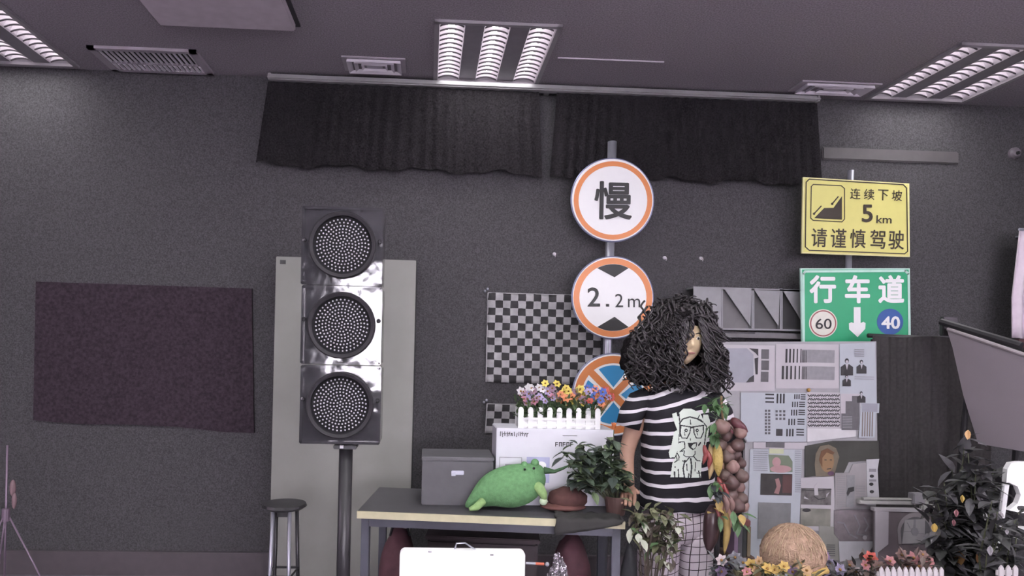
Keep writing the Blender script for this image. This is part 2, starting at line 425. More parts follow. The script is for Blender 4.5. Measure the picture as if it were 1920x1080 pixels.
# ---- wall things
tag(MB().box((0, 0, 0), (.01, .01, .01)).build('x', m_dark), '', '') if False else None
sh = Sheet(4.13)
mb = MB(); pts = [(67, 528), (472, 541), (476, 812), (420, 810), (330, 800), (240, 796), (150, 795), (62, 788)]
sh.poly(mb, pts, 0, .018)
tag(mb.build('wall_panel', mat('maroon_black_felt', (62, 52, 60), .9, var=.35, vs=60, spec=.15)), 'large dark maroon-black rectangular sheet on the back wall at the left', 'wall panel')
for i, (x, y, l) in enumerate(((1040, 476, 'left of the round signs'), (1247, 483, 'just right of the middle round sign'), (1315, 484, 'above the grey wall shelf'))):
    p = W(x, y, WALL - .012)
    t = thing('wall_hook', p, 'tiny pale hook screwed in the back wall, ' + l, 'hook')
    MB().lathe(p, [(.001, -.012), (.011, -.012), (.009, 0), (.001, 0)], 12, 'Y').build('plate', m_vlight, t)
    MB().tube([p, p + Vector((0, -.02, -.002)), p + Vector((0, -.026, -.012)), p + Vector((0, -.018, -.02))], .003, 6).build('hook', m_vlight, t)
p = W(1900, 288, WALL)
t = thing('smoke_detector', p, 'small round pale sensor on the wall at the far right edge', 'sensor')
MB().lathe(p, [(.001, 0), (.035, 0), (.035, .015), (.025, .03), (.001, .034)], 24, 'Y').build('body', mat('sensor_plastic', (120, 112, 120), .4), t, smooth=False)
MB().lathe(p + Vector((0, -.03, -.005)), [(.001, 0), (.012, 0), (.010, .012), (.001, .014)], 16, 'Y').build('lens', m_dark, t)

# ---- tall grey cabinet
m_cab = mat('cabinet_grey', (146, 145, 141), .55, var=.05, vs=6); m_cab2 = mat('cabinet_side', (70, 68, 70), .6)
yc = 3.86
a, b = W(517, 479, yc), W(781, 484, yc); ztop = a.z
t = thing('tall_cabinet', ((a.x + b.x) / 2, yc + .13, 0), 'tall pale grey two-door cabinet standing behind the traffic light', 'cabinet')
xa, xb = a.x, b.x; xm = (xa + xb) / 2
MB().box((xm, yc + .14, (ztop + .05) / 2), (xb - xa, .24, ztop - .05)).build('body', m_cab2, t)
MB().box((xm, yc + .15, .025), (xb - xa - .04, .2, .05)).build('plinth', m_dark, t)
for sg in (-1, 1):
    c = xm + sg * (xb - xa) / 4
    d = MB().box((c, yc + .01, ztop / 2 + .025), ((xb - xa) / 2 - .004, .02, ztop - .06), bev=.003).build('door', m_cab, t)
    MB().box((xm + sg * .04, yc - .012, .95), (.012, .024, .12), bev=.003).build('handle', m_chrome, d)
    for q in range(6):
        MB().box((c, yc - .0005, ztop - .5 - q * .02), (.16, .003, .005)).build('vent_slot', m_tray, d) if False else None
MB().box((xa + .04, yc - .001, ztop - .035), (.03, .004, .022)).build('label_plate', m_dark, t)['label'] = 'small dark label plate'

# ---- traffic light
yt = 2.72
t = thing('traffic_light', W(648, 1075, yt) * 1, 'three-lens black traffic light on a dark pole with unlit lenses', 'traffic light')
t.location.z = 0
m_house = mat('glossy_black_housing', (58, 56, 61), .1, 0, var=.1, bump=.3, bs=9, spec=.9)
m_visor = mat('visor_black', (50, 47, 52), .6, spec=.3); m_led = mat('led_lens', (215, 210, 218), .5, spec=.3); m_lensb = mat('lens_back', (40, 38, 42), .8, spec=.1)
rnd = random.Random(3)
for k, (cx, cy, x0, y0, x1, y1) in enumerate(((643, 460, 567, 389, 717, 535), (641, 610, 566, 537, 715, 683), (638, 759, 564, 686, 713, 832))):
    s_ = S(yt); c = W((x0 + x1) / 2, (y0 + y1) / 2, yt); w, h = (x1 - x0) / s_, (y1 - y0) / s_
    lc = W(cx, cy, yt)
    sec = MB().box(c + Vector((0, .07, 0)), (w, .14, h), bev=.008)
    # raised front panel frame
    so = sec.build('signal_section', m_house, t)
    fr = MB()
    for sx in (-1, 1):
        fr.box(c + Vector((sx * (w / 2 - .006), -.004, 0)), (.012, .01, h - .004), bev=.002)
        fr.box(c + Vector((0, -.004, sx * (h / 2 - .006))), (w - .004, .01, .012), bev=.002)
        fr.ball(c + Vector((sx * (w / 2 - .012), -.01, .02)), .009, 10, 6)
    fr.build('door_frame', m_house, so)
    mb = MB(); ro = 62 / s_
    mb.lathe(lc, [(ro, 0), (ro, .022), (ro - .004, .026), (ro - .016, .02), (ro - .018, -.002), (ro, -.002)], 48, 'Y', cap=False)
    mb.build('visor', m_visor, so, smooth=False)
    MB().lathe(lc, [(.001, .004), (ro - .016, .004), (ro - .016, 0), (.001, 0)], 40, 'Y').build('lens', m_lensb, so)
    mb = MB()
    for q in range(1, 9):
        rr = q * .0125; n = 6 * q if q < 7 else 5 * q
        for i in range(n):
            a_ = 2 * PI * i / n + q * .4
            if rr > ro - .02: continue
            mb.ball(lc + Vector((rr * math.cos(a_), -.006, rr * math.sin(a_))), (.0034, .003, .0034), 6, 4)
    mb.ball(lc + Vector((0, -.006, 0)), .0034, 6, 4)
    mb.build('led_array', m_led, so)
pb = W(649, 832, yt + .06); 
MB().tube([(pb.x, yt + .06, .02), (pb.x, yt + .06, pb.z + .01)], .027, 16).build('pole', m_dark, t, smooth=True)
MB().box((pb.x, yt + .06, pb.z - .008), (.09, .09, .016), bev=.003).build('collar', m_dark, t)
MB().box((pb.x - .012, yt + .02, pb.z - .006), (.014, .014, .012)).build('bolt', m_white, t)
MB().lathe((pb.x, yt + .06, 0), [(.001, 0), (.1, 0), (.1, .015), (.04, .03), (.03, .08), (.001, .08)], 32).build('base', m_dark, t)
t.location = (pb.x, yt + .06, 0)
for ch in t.children:
    ch.location -= Vector((pb.x, yt + .06, 0)) - Vector((W(648, 1075, yt).x, W(648, 1075, yt).y, 0))

# ---- small stool / stand left of cabinet
ys_ = 3.3; c = W(533, 948, ys_)
t = thing('stool', (c.x, ys_, 0), 'black round-topped stool with slim metal legs left of the traffic light pole', 'stool')
MB().lathe((c.x, ys_, c.z), [(.001, -.012), (.088, -.012), (.105, .0), (.1, .012), (.001, .014)], 28).build('seat', m_dark, t, smooth=False)
for i, (dx, dy) in enumerate(((-.04, -.05), (.035, -.05), (-.045, .05), (.05, .05))):
    mb = MB().tube([(c.x + dx, ys_ + dy, c.z - .01), (c.x + dx * 1.3, ys_ + dy * 1.6, 0)], .009, 8); mb.build('leg', m_chrome if i < 2 else m_dark, t, smooth=True)
mb = MB(); zz = .3
mb.tube([(c.x - .055, ys_ - .07, zz), (c.x + .05, ys_ - .07, zz), (c.x + .06, ys_ + .07, zz), (c.x - .058, ys_ + .07, zz), (c.x - .055, ys_ - .07, zz)], .006, 6)
mb.build('stretcher', m_dark, t)
MB().box((c.x, ys_, c.z - .03), (.05, .08, .03)).build('seat_bracket', m_dark, t)

# ---- thin tripod at the far left
yl = 3.4; c = W(14, 835, yl); 
t = thing('light_stand', (c.x, yl, 0), 'thin silver tripod stand at the far left edge holding a pinkish clamp', 'stand')
m_purple = mat('stand_metal', (140, 122, 140), .4, .5)
MB().tube([(c.x, yl, .12), (c.x, yl, c.z)], .005, 8).build('pole', m_purple, t, smooth=True)
for a_ in (10, 130, 250):
    e = Vector((math.cos(R(a_)), math.sin(R(a_)), 0))
    MB().tube([Vector((c.x, yl, .55)), Vector((c.x, yl, 0)) + e * .26 + Vector((0, 0, .008))], .004, 8).build('leg', m_purple, t, smooth=True)
cl = W(24, 915, yl)
MB().ball(cl, (.014, .014, .04)).ball(cl + Vector((.008, 0, -.06)), (.011, .011, .04)).build('clamp', mat('pink_clamp', (130, 104, 110), .6), t, smooth=True)
MB().lathe((c.x, yl, .5), [(.001, 0), (.018, 0), (.018, .06), (.001, .06)], 12).build('hub', m_purple, t)

# ---- checkered cloths
m_cw = mat('check_pale', (168, 165, 168), .8, var=.15, vs=25); m_cb = mat('check_black', (52, 50, 53), .8, var=.3, vs=25)
def checks(tl, tr, br, bl, nx, ny, label, yy, seed):
    rnd = random.Random(seed); sub = 2; NX, NY = nx * sub, ny * sub; s2 = Sheet(yy); vs = []
    for j in range(NY + 1):
        for i in range(NX + 1):
            (q,) = quadpts(tl, tr, br, bl, [(i / NX, j / NY)])
            p = s2.p(q[0] + rnd.uniform(-.5, .5), q[1] + rnd.uniform(-.5, .5)); p.y -= .006 + .004 * math.sin(i * .7 + j * .2) + .003 * math.sin(j * 1.1); vs.append(p)
    mb = MB(); o = 0; n1 = (NX + 1) * (NY + 1)
    mb.v = vs
    for j in range(NY):
        for i in range(NX):
            mb.f.append([j * (NX + 1) + i, j * (NX + 1) + i + 1, (j + 1) * (NX + 1) + i + 1, (j + 1) * (NX + 1) + i]); mb.m.append((i // sub + j // sub) % 2)
    t = thing('checkered_cloth', s2.p(*tl), label, 'flag', 'checkered cloths on the back wall')
    o = mb.build('cloth', [m_cb, m_cw], t, smooth=True)
    md = o.modifiers.new('t', 'SOLIDIFY'); md.thickness = .002
    e = MB(); l = [s2.p(*tl) , s2.p(*bl)]
    e.tube([p + Vector((0, -.008, 0)) for p in l], .004, 6); l = [s2.p(*tl), s2.p(*tr)]; e.tube([p + Vector((0, -.008, 0)) for p in l], .003, 6)
    e.build('hem', m_cw, t)
    p = s2.p(tl[0] - 1, tl[1] - 3)
    MB().ball(p + Vector((0, -.012, .012)), .009, 10, 6).ball(p + Vector((-.016, -.012, 0)), .008, 10, 6).build('clip', m_chrome, t, smooth=True)
    return t
checks((915, 549), (1128, 555), (1124, 722), (911, 716), 15, 12, 'large black-and-white checkered cloth hanging on the back wall behind the round signs', WALL - .004, 1)
checks((913, 757), (1056, 760), (1056, 815), (910, 812), 10, 4, 'lower small piece of checkered cloth behind the flower planter', WALL - .004, 2)

# ---- round sign pole
yp = 4.0; ysn = 3.955
m_red = mat('sign_orange_red', (226, 138, 82), .4, var=.02); m_blue = mat('sign_blue', (58, 148, 205), .4, var=.02)
m_rim = mat('sign_rim', (150, 152, 185), .3, .6, alb=1); m_signw = mat('sign_white', (252, 250, 252), .35, var=.01, alb=.92)
c = W(1148, 266, yp)
t = thing('sign_post', (c.x, yp, 0), 'grey steel post carrying the column of three round road signs', 'sign post')
MB().tube([(c.x, yp, .02), (c.x, yp, c.z)], .026, 20).build('pole', m_chrome, t, smooth=True)
MB().lathe((c.x, yp, 0), [(.001, 0), (.13, 0), (.13, .012), (.035, .03), (.03, .06), (.001, .06)], 28).build('base', m_dark, t)
sg = Sheet(ysn)
def round_sign(c, r, label, ratio=1.0):
    p = sg.p(*c); t = thing('road_sign', p, label, 'road sign')
    mb = MB(); R_ = r / S(ysn)
    mb.lathe(p + Vector((0, .01, 0)), [(.001, 0), (R_ - .004, 0), (R_, .002), (R_, .008), (R_ - .004, .010), (R_ - .008, .008), (.001, .008)], 64, 'Y'); mb.build('plate', m_rim, t)
    mb = MB(); mb.lathe(p, [(.001, 0), (R_ - .007, 0), (R_ - .007, .0015), (.001, .0015)], 64, 'Y'); mb.build('face', m_signw, t)
    MB().box(p + Vector((0, .02, .03)), (.08, .02, .03)).build('clamp', m_chrome, t)
    return t
s1 = round_sign((1148.5, 375), 80, 'round white road sign, orange ring, one black Chinese character, topmost on its post')
mb = MB(); sg.ring(mb, (1149, 376), 73.5, 64.5, .003, .001); mb.build('ring', m_red, s1)
sg.text('慢', 1114, 340, 1185, 412, m_black, s1, 'character', .004, .02, rot=1.0)
s2_ = round_sign((1149, 558), 79, 'round white height-limit road sign reading 2.2m, middle one on its post')
mb = MB(); sg.ring(mb, (1149, 558), 74, 63, .003, .001); mb.build('ring', m_red, s2_)
mb = MB()
for ys2, tip in ((-1, 520), (1, 594)):
    pts = [(1149 + 62.5 * math.cos(R(a_)), 558 + ys2 * 62.5 * math.sin(R(a_))) for a_ in range(62, 119, 4)]
    mb = MB(); sg.poly(mb, pts + [(1152, tip)], .0035, .001); mb.build('triangle', m_black, s2_)
sg.text('2', 1101, 539, 1125, 575, m_black, s2_, 'numeral', .004, .012)
mb = MB(); sg.rect(mb, 1136, 570, 1142, 575, .004); mb.build('numeral', m_black, s2_)
sg.text('2', 1153, 551, 1168, 576, m_black, s2_, 'numeral', .004, .0); sg.text('m', 1177, 560, 1200, 576, m_black, s2_, 'letter', .004, 0)
s3 = round_sign((1150, 740), 79, 'round blue road sign with orange diagonal cross, lowest on its post, partly hidden')
mb = MB(); sg.ring(mb, (1150, 740), 73, 59, .003, .001)
for a_ in (45, 135):
    dx, dy = 60 * math.cos(R(a_)), 60 * math.sin(R(a_)); sg.line(mb, [(1150 - dx, 740 - dy), (1150 + dx, 740 + dy)], 13, .0035)
mb.build('ring', m_red, s3)
mb = MB()
for a_ in (0, 90, 180, 270):
    pts = circ((1150, 740), 55, n=14, a0=a_ - 30, a1=a_ + 30); sg.poly(mb, pts + [(1150 + 14 * math.cos(R(a_)), 740 + 14 * math.sin(R(a_)))], .003)
mb.build('blue_field', m_blue, s3)

# ---- square sign pole
c = W(1599, 318, yp)
t = thing('sign_post', (c.x, yp, 0), 'thinner grey steel post carrying the yellow and green road signs', 'sign post')
MB().tube([(c.x, yp + .02, .02), (c.x, yp + .02, c.z)], .018, 16).build('pole', m_chrome, t, smooth=True)
MB().lathe((c.x, yp + .02, 0), [(.001, 0), (.12, 0), (.12, .012), (.03, .03), (.02, .06), (.001, .06)], 28).build('base', m_dark, t)
m_yel = mat('sign_yellow', (236, 228, 140), .4, var=.02); m_yb = mat('sign_yellow_edge', (246, 240, 175), .4); m_brown = mat('sign_dark_print', (62, 52, 42), .5)
sy = Sheet(3.94)
def plate_sign(q, label, m, edge):
    tl, tr, br, bl = q
    p = sy.p((tl[0] + tr[0]) / 2, (bl[1] + br[1]) / 2); t = thing('road_sign', p, label, 'road sign')
    mb = MB(); sy.poly(mb, [tl, tr, br, bl], 0, .012); mb.build('plate', edge, t)
    mb = MB(); sy.poly(mb, quadpts(tl, tr, br, bl, [(.012, .016), (.988, .016), (.988, .984), (.012, .984)]), .001, .001); mb.build('face', m, t)
    return t
Q = ((1506, 332), (1705, 344), (1706, 482), (1503.5, 475))
ys1 = plate_sign(Q, 'rectangular yellow 5 km downhill warning sign above the green sign', m_yel, m_yb)
def qp(x, y): return quadpts(*Q, [((x - 135) / 1080, (y - 170) / 785)])[0]  # crop pixel -> photo pixel
def qline(mb, pts, w, closed=False, off=.003): sy.line(mb, [zq(*p) for p in pts], w, off, closed=closed)
def zq(x, y): return (1480 + x / 5.4, 300 + y / 5.4)
mb = MB(); fr = [zq(*p) for p in [(200, 195), (1150, 250), (1185, 285), (1195, 925), (1165, 950), (200, 915), (160, 880), (168, 225)]]
sy.line(mb, fr, 2, .003, closed=True)
sy.line(mb, [zq(*p) for p in [(240, 248), (525, 262), (556, 290), (556, 600), (530, 627), (240, 612), (215, 590), (220, 270)]], 1.6, .003, closed=True)
mb.build('border', m_brown, ys1)
mb = MB(); sy.poly(mb, [zq(*p) for p in [(250, 590), (350, 487), (445, 485), (530, 368), (530, 605)]], .003)
for a_, b_ in (((248, 545), (320, 468)), ((432, 445), (492, 372))):
    sy.line(mb, [zq(*a_), zq(*b_)], 2.2, .003)
    sy.poly(mb, circ(zq(*a_), 2.3, n=10), .003)
mb.build('slope_symbol', m_brown, ys1)
for ch, x in zip('连续下坡', (612, 752, 893, 1033)):
    a_, b_ = zq(x, 288 + (x - 612) * .045), zq(x + 105, 398 + (x - 612) * .045); sy.text(ch, a_[0], a_[1], b_[0], b_[1], m_brown, ys1, 'character', .003, .006, rot=2)
for ch, x in zip('请谨慎驾驶', (220, 415, 612, 812, 1000)):
    a_, b_ = zq(x, 690 + (x - 220) * .03), zq(x + 158, 882 + (x - 220) * .03); sy.text(ch, a_[0], a_[1], b_[0], b_[1], m_brown, ys1, 'character', .003, .010, rot=2)
a_, b_ = zq(732, 452), zq(842, 632); sy.text('5', *a_, *b_, m_brown, ys1, 'numeral', .003, .02)
a_, b_ = zq(878, 562), zq(1032, 642); sy.text('km', *a_, *b_, m_brown, ys1, 'lettering', .003, .008, rot=2)
m_grn = mat('sign_green', (52, 172, 122), .4, var=.02); m_mint = mat('sign_mint', (205, 240, 228), .4); m_navy = mat('sign_navy', (48, 92, 165), .4)
Q = ((1501, 503), (1706, 503), (1708, 650), (1504, 650))
gs = plate_sign(Q, 'rectangular green lane sign with white arrow, 60 and 40, under the yellow sign', m_grn, MATS['sign_mint'])
def zg(x, y): return (1480 + x / 6, 470 + y / 6)
mb = MB(); sy.line(mb, [zg(*p) for p in [(175, 235), (1300, 228), (1338, 262), (1350, 1060), (160, 1060), (155, 262)]], 4.2, .003, closed=True); mb.build('border', MATS['sign_mint'], gs)
for ch, x0, x1 in (('行', 222, 522), ('车', 620, 905), ('道', 995, 1290)):
    a_, b_ = zg(x0, 275), zg(x1, 592); sy.text(ch, *a_, *b_, m_signw, gs, 'character', .003, .032)
mb = MB(); sy.poly(mb, [zg(*p) for p in [(722, 635), (798, 635), (798, 815), (830, 800), (855, 815), (850, 880), (765, 972), (670, 885), (668, 818), (695, 805), (722, 815)]], .003); mb.build('arrow', m_signw, gs)
c1 = zg(377, 818); mb = MB(); sy.poly(mb, circ(c1, 26.5), .003); mb.build('limit_disc', mat('sign_cream', (244, 240, 230), .4), gs)
mb = MB(); sy.ring(mb, c1, 24.5, 22.3, .004); mb.build('limit_ring', mat('sign_dull_red', (165, 90, 88), .4), gs)
a_, b_ = zg(290, 765), zg(470, 882); sy.text('60', *a_, *b_, m_black, gs, 'numeral', .0045, .005)
c1 = zg(1130, 800); mb = MB(); sy.poly(mb, circ(c1, 24.5), .003); mb.build('limit_disc', m_navy, gs)
a_, b_ = zg(1028, 738), zg(1240, 882); sy.text('40', *a_, *b_, m_signw, gs, 'numeral', .0045, .03)

# ---- cubby shelf of grey boards
yb_ = 4.02
t = thing('wall_shelf', W(1400, 610, yb_), 'pale grey wall unit with slanted compartments holding steps of darker grey', 'shelf')
m_lg = mat('shelf_pale', (152, 150, 155), .6); s3_ = Sheet(yb_)
mb = MB(); s3_.poly(mb, [(1300, 537), (1506, 543), (1506, 547), (1300, 541)], 0, .11)
s3_.poly(mb, [(1318, 614), (1506, 618), (1506, 621), (1340, 618)], 0, .11)
for x in (1350, 1353, 1409, 1412, 1462, 1465): s3_.poly(mb, [(x, 541), (x + 2.5, 541), (x + 2.5, 617), (x, 617)], 0, .1)
mb.build('frame', m_lg, t)
mb = MB(); s3_.poly(mb, [(1300, 539), (1351, 540), (1351, 617), (1332, 617), (1300, 562)], .002, .004); mb.build('front_panel', m_lg, t)
for i, (x0, x1, g) in enumerate(((1356, 1409, (120, 117, 120)), (1411, 1462, (96, 94, 97)), (1464, 1506, (62, 60, 62)))):
    mb = MB(); s3_.poly(mb, [(x0, 541), (x1, 543), (x1, 617), (x0, 617)], -.03, .003); mb.build('back_panel', mat('grey_step_%d' % i, g, .7), t)
    mb = MB(); a_ = s3_.p(x0 + 3, 543); b_ = s3_.p(x1, 544); c_ = s3_.p(x1 + (3 if i == 2 else -2), 612)
    mb.prism([a_, b_, c_], (0, .004, 0)); mb.build('slanted_flap', m_lg, t)  # plate cut to the diagonal edge of the shadow in each cell
mb = MB(); s3_.poly(mb, [(1345, 621), (1506, 626), (1506, 636), (1350, 632)], 0, .08); mb.build('lower_rail', mat('shelf_rail', (118, 115, 118), .6), t)
mb = MB(); s3_.poly(mb, [(1345, 621), (1415, 623), (1415, 626), (1345, 624)], .004, .004); mb.build('rail_slot', m_dark, t)

# ================================================================== desk and what stands on it
DZ = .68
d0, d1 = W(670, 958, z=DZ), W(1172, 978, z=DZ)
ang = math.atan2(d1.y - d0.y, d1.x - d0.x); DL = (d1 - d0).length; DD = .5
ux = Vector((math.cos(ang), math.sin(ang), 0)); uy = Vector((-math.sin(ang), math.cos(ang), 0))
rmD = Matrix.Rotation(ang, 3, 'Z'); dc = d0 + ux * DL / 2 + uy * DD / 2
def D(u, v, z=0): return Vector((d0.x, d0.y, DZ)) + ux * u + uy * v + Vector((0, 0, z))
t = thing('desk', (dc.x, dc.y, 0), 'grey-topped desk with a pale wooden front edge and grey steel frame', 'desk')
MB().box(D(DL / 2, DD / 2, -.014), (DL, DD, .027), ang).build('desktop', mat('desk_grey_laminate', (82, 80, 84), .5), t)
mb = MB().box(D(DL / 2, -.003, -.0145), (DL, .008, .03), ang); mb.build('edge_band', mat('edge_wood', (196, 188, 158), .5, var=.06, vs=30), t)
m_frame = mat('desk_frame', (88, 88, 100), .4)
for u in (.03, DL - .03):
    for v in (.04, DD - .04):
        MB().box(D(u, v, -(DZ + .03) / 2), (.035, .035, DZ - .03), ang, bev=.003).build('leg', m_frame, t)
for v in (.04, DD - .04): MB().box(D(DL / 2, v, -.05), (DL - .09, .03, .04), ang).build('rail', m_frame, t)
for u in (.03, DL - .03): MB().box(D(u, DD / 2, -.05), (.03, DD - .11, .04), ang).build('side_rail', m_frame, t)

def on_desk(px, py, z=DZ): return W(px, py, z=z)
# grey storage box
a, b = on_desk(790, 946), on_desk(924, 950)
wz = .34
yg = (a.y + b.y) / 2; h = W(790, 856, yg).z - DZ; rel = a
c = (a + b) / 2 + Vector((0, .12, 0))
t = thing('storage_box', (c.x, c.y, DZ), 'plain dark grey storage box with a small metal latch on the left of the desk', 'box')
m_gb = mat('box_grey', (92, 90, 95), .6)
w = (b - a).length
MB().box((c.x, c.y, DZ + h / 2 - .008), (w, .24, h - .016), bev=.004).build('body', m_gb, t)
MB().box((c.x, c.y, DZ + h - .008), (w + .006, .246, .016), bev=.003).build('lid', mat('box_lid_grey', (98, 96, 101), .55), t)
p = W(858, 886, c.y - .12)
MB().box((p.x, p.y - .004, p.z), (.055, .008, .018), bev=.002).box((p.x - .018, p.y - .01, p.z - .006), (.018, .008, .014)).build('latch', m_chrome, t)
GB = (c.x - w / 2, c.x + w / 2)
# white carton
yw = c.y - .1 + .0
a, b = W(930, 803, yw), W(1152, 806, yw)
x0, x1 = max(a.x, GB[1] + .012), b.x; zt = (a.z + b.z) / 2
t = thing('printed_carton', ((x0 + x1) / 2, yw + .1, DZ), 'white carton with black print and a pale blue picture, standing under the flower planter', 'box')
m_cart = mat('white_carton', (226, 224, 234), .5, var=.02)
MB().box(((x0 + x1) / 2, yw + .1, (DZ + zt) / 2), (x1 - x0, .2, zt - DZ), bev=.003).build('body', m_cart, t)
sc_ = Sheet(yw)
rnd = random.Random(5)
mb = MB(); x = 938
while x < 990:
    hgt = rnd.choice((6, 8, 9)); sc_.line(mb, [(x, 818 + rnd.uniform(-1, 1)), (x + rnd.uniform(-1, 2.5), 818 - hgt)], 1.2, .002)
    if rnd.random() < .6: sc_.line(mb, [(x, 814), (x + 3, 812)], 1, .002)
    x += rnd.uniform(2.5, 4.5)
mb.build('handwriting', m_black, t)
mb = MB(); x = 1041
for ch in range(5):
    sc_.rect(mb, x, 829, x + 1.4, 837, .002); sc_.rect(mb, x, 829, x + 5, 830.2, .002)
    if ch % 2: sc_.rect(mb, x + 4, 829, x + 5.4, 837, .002)
    else: sc_.rect(mb, x, 832.5, x + 5, 833.7, .002)
    x += 7
sc_.rect(mb, 1055, 816.5, 1082, 817.2, .002)
mb.build('printed_word', m_black, t)
mb = MB(); sc_.rect(mb, 987, 857, 1030, 905, .002); mb.build('picture', mat('carton_blue', (180, 180, 215), .5), t)
mb = MB(); sc_.poly(mb, circ((1015, 872), 9, 7, n=20), .003); mb.build('picture_highlight', m_signw, t)
mb = MB(); sc_.line(mb, [(937, 857), (978, 858), (978, 900), (937, 899)], 1.2, .002, closed=True); sc_.rect(mb, 947, 870, 962, 874, .002); mb.build('box_print', mat('pale_print', (160, 158, 165), .5), t)
# small round black camera-like ball on the carton corner
p = W(1104, 812, yw - .012)
# flower planter
yf = yw + .02
a, b = W(972, 765, yf), W(1126, 770, yf); zt2 = zt
t = thing('flower_planter', ((a.x + b.x) / 2, yf + .05, zt), 'white picket-fence planter filled with small mixed flowers on top of the white carton', 'planter')
hp = W(1050, 780, yf).z - zt; w = b.x - a.x
mb = MB().box(((a.x + b.x) / 2, yf + .05, zt + hp * .42), (w - .006, .09, hp * .82)); mb.build('trough', m_white, t)
for i in range(9):
    x = a.x + .012 + (w - .024) * i / 8; ww = .012
    top = W(1050, 764, yf).z
    for yy_ in (yf - .002, yf + .1):
        MB().prism([(x - ww, yy_, zt), (x + ww, yy_, zt), (x + ww, yy_, top - .012), (x + ww * .6, yy_, top - .003), (x, yy_, top), (x - ww * .6, yy_, top - .003), (x - ww, yy_, top - .012)], (0, .005, 0)).build('picket', m_white, t)
for z_ in (.25, .75): MB().box(((a.x + b.x) / 2, yf - .001, zt + hp * z_), (w, .006, .01)).build('rail', m_white, t)
rnd = random.Random(12)
cols_extra = [(rnd.choice(('pink', 'lilac', 'mauve', 'white') if x_ < 1045 else ('yellow', 'orange', 'mauve', 'olive') if x_ < 1100 else ('blue', 'red', 'lilac', 'orange')), x_, 742 + 9 * math.sin(x_ * .9) + 6 * ((x_ * 7) % 3 - 1)) for x_ in range(976, 1148, 5)]
fol = MB(); rnd = random.Random(11); zs_ = zt + hp * .8
for i in range(420):
    p = Vector((rnd.uniform(a.x, b.x), yf + rnd.uniform(.0, .1), zs_ + rnd.uniform(-.01, .075))); d = Vector((rnd.uniform(-1, 1), rnd.uniform(-1, .8), rnd.uniform(.2, 1.6)))
    fol.leaf(p, d, rnd.uniform(.03, .06), rnd.uniform(.012, .02))
fol.build('foliage', mat('planter_leaf', (92, 112, 78), .6, var=.35, vs=40), t)
fcol = {'pink': (190, 130, 150), 'lilac': (170, 155, 195), 'yellow': (222, 200, 100), 'orange': (222, 140, 100), 'red': (200, 90, 80), 'white': (215, 210, 215), 'mauve': (150, 120, 140), 'blue': (90, 110, 190), 'olive': (140, 130, 90)}
def flower(parent, p, r, col, name='flower', axis=None):
    mb = MB(); ax = Vector(axis or (rnd.uniform(-.4, .4), -1, rnd.uniform(.1, .8))).normalized(); s_ = ax.orthogonal().normalized(); q = ax.cross(s_)
    for k in range(6):
        a_ = 2 * PI * k / 6; d = s_ * math.cos(a_) + q * math.sin(a_)
        mb.leaf(p, d + ax * .35, r, r * .85, up=ax, curl=.2)
    mb.ball(p + ax * r * .18, r * .22, 8, 5, mi=1)
    return mb.build(name, [mat('petal_' + col, fcol[col], .6, var=.15), mat('flower_eye', (150, 110, 60), .7)], parent)
cols = [('pink', 966 + 16, 748), ('pink', 978, 738), ('lilac', 990, 748), ('lilac', 1012, 744), ('lilac', 1022, 752), ('mauve', 1000, 733), ('white', 1018, 730), ('pink', 1030, 738), ('mauve', 1036, 728), ('yellow', 1057, 735), ('yellow', 1062, 728), ('orange', 1048, 750), ('orange', 1073, 745), ('orange', 1084, 738), ('yellow', 1088, 730), ('mauve', 1094, 750), ('lilac', 1103, 735), ('blue', 1113, 733), ('pink', 1120, 738), ('blue', 1130, 735), ('red', 1138, 742), ('red', 1146, 748), ('orange', 1128, 758), ('yellow', 1022, 719), ('yellow', 1044, 720), ('white', 992, 727), ('red', 1135, 732), ('orange', 1060, 757)]
st = MB()
for col, px, py in cols + cols_extra:
    p = W(px, py, yf + rnd.uniform(.0, .06)); flower(t, p, rnd.uniform(.016, .024), col)
    x = min(max(p.x, a.x + .01), b.x - .01)
    st.tube([(x, yf + .04, zs_ - .02), p + Vector((0, .004, -.006))], .0015, 5)
st.build('stems', MATS['planter_leaf'], t)

# green plush toy lying on the desk
m_gp = mat('green_plush', (112, 156, 110), .95, var=.14, vs=60, bump=.35, bs=220, spec=.1)
m_gp2 = mat('pale_green_plush', (146, 178, 118), .95, var=.14, vs=60)
pz = on_desk(960, 956); yq = pz.y
def G(px, py, dy=0): return W(px, py, yq + dy)
t = thing('plush_toy', (pz.x, yq, DZ), 'green stuffed toy slumped on the desk with one pale paw hanging down', 'plush toy')
body = MB(); path = [(872, 952), (892, 938), (915, 920), (940, 914), (968, 911), (992, 902), (1010, 890), (1021, 886)]
rad = [5, 16, 31, 39, 42, 37, 25, 11]
rings = []
n = 22
for k in range(len(path)):
    px, py = path[k]; r_ = rad[k] / S(yq); c = G(px, py); tx = (Vector(path[min(k + 1, 7)]) - Vector(path[max(k - 1, 0)])); tx.normalize(); nrm = Vector((-tx.y, 0, -tx.x)) * -1
    side = Vector((nrm.x, 0, nrm.z)); side = Vector((tx.y, 0, tx.x))
    ring = []
    for j in range(n):
        a_ = 2 * PI * j / n; q = c + Vector((tx.y * -1 * -1, 0, tx.x)) * math.cos(a_) * r_ + Vector((0, 1, 0)) * math.sin(a_) * r_ * .8
        q.z = max(q.z, DZ + .004); ring.append(q)
    rings.append(ring)
body.rings(rings)
body.ball(G(1000, 884), (.05, .05, .036), 18, 10)
o = body.build('body', m_gp, t, smooth=True); md = o.modifiers.new('s', 'SUBSURF'); md.levels = 1; md.render_levels = 2
mb = MB().tube([G(1000, 905, -.03), G(1012, 915, -.055), G(1019, 928, -.06), G(1021, 936, -.06)], [.02, .022, .018, .012], 12); o = mb.build('arm', m_gp2, t, smooth=True)
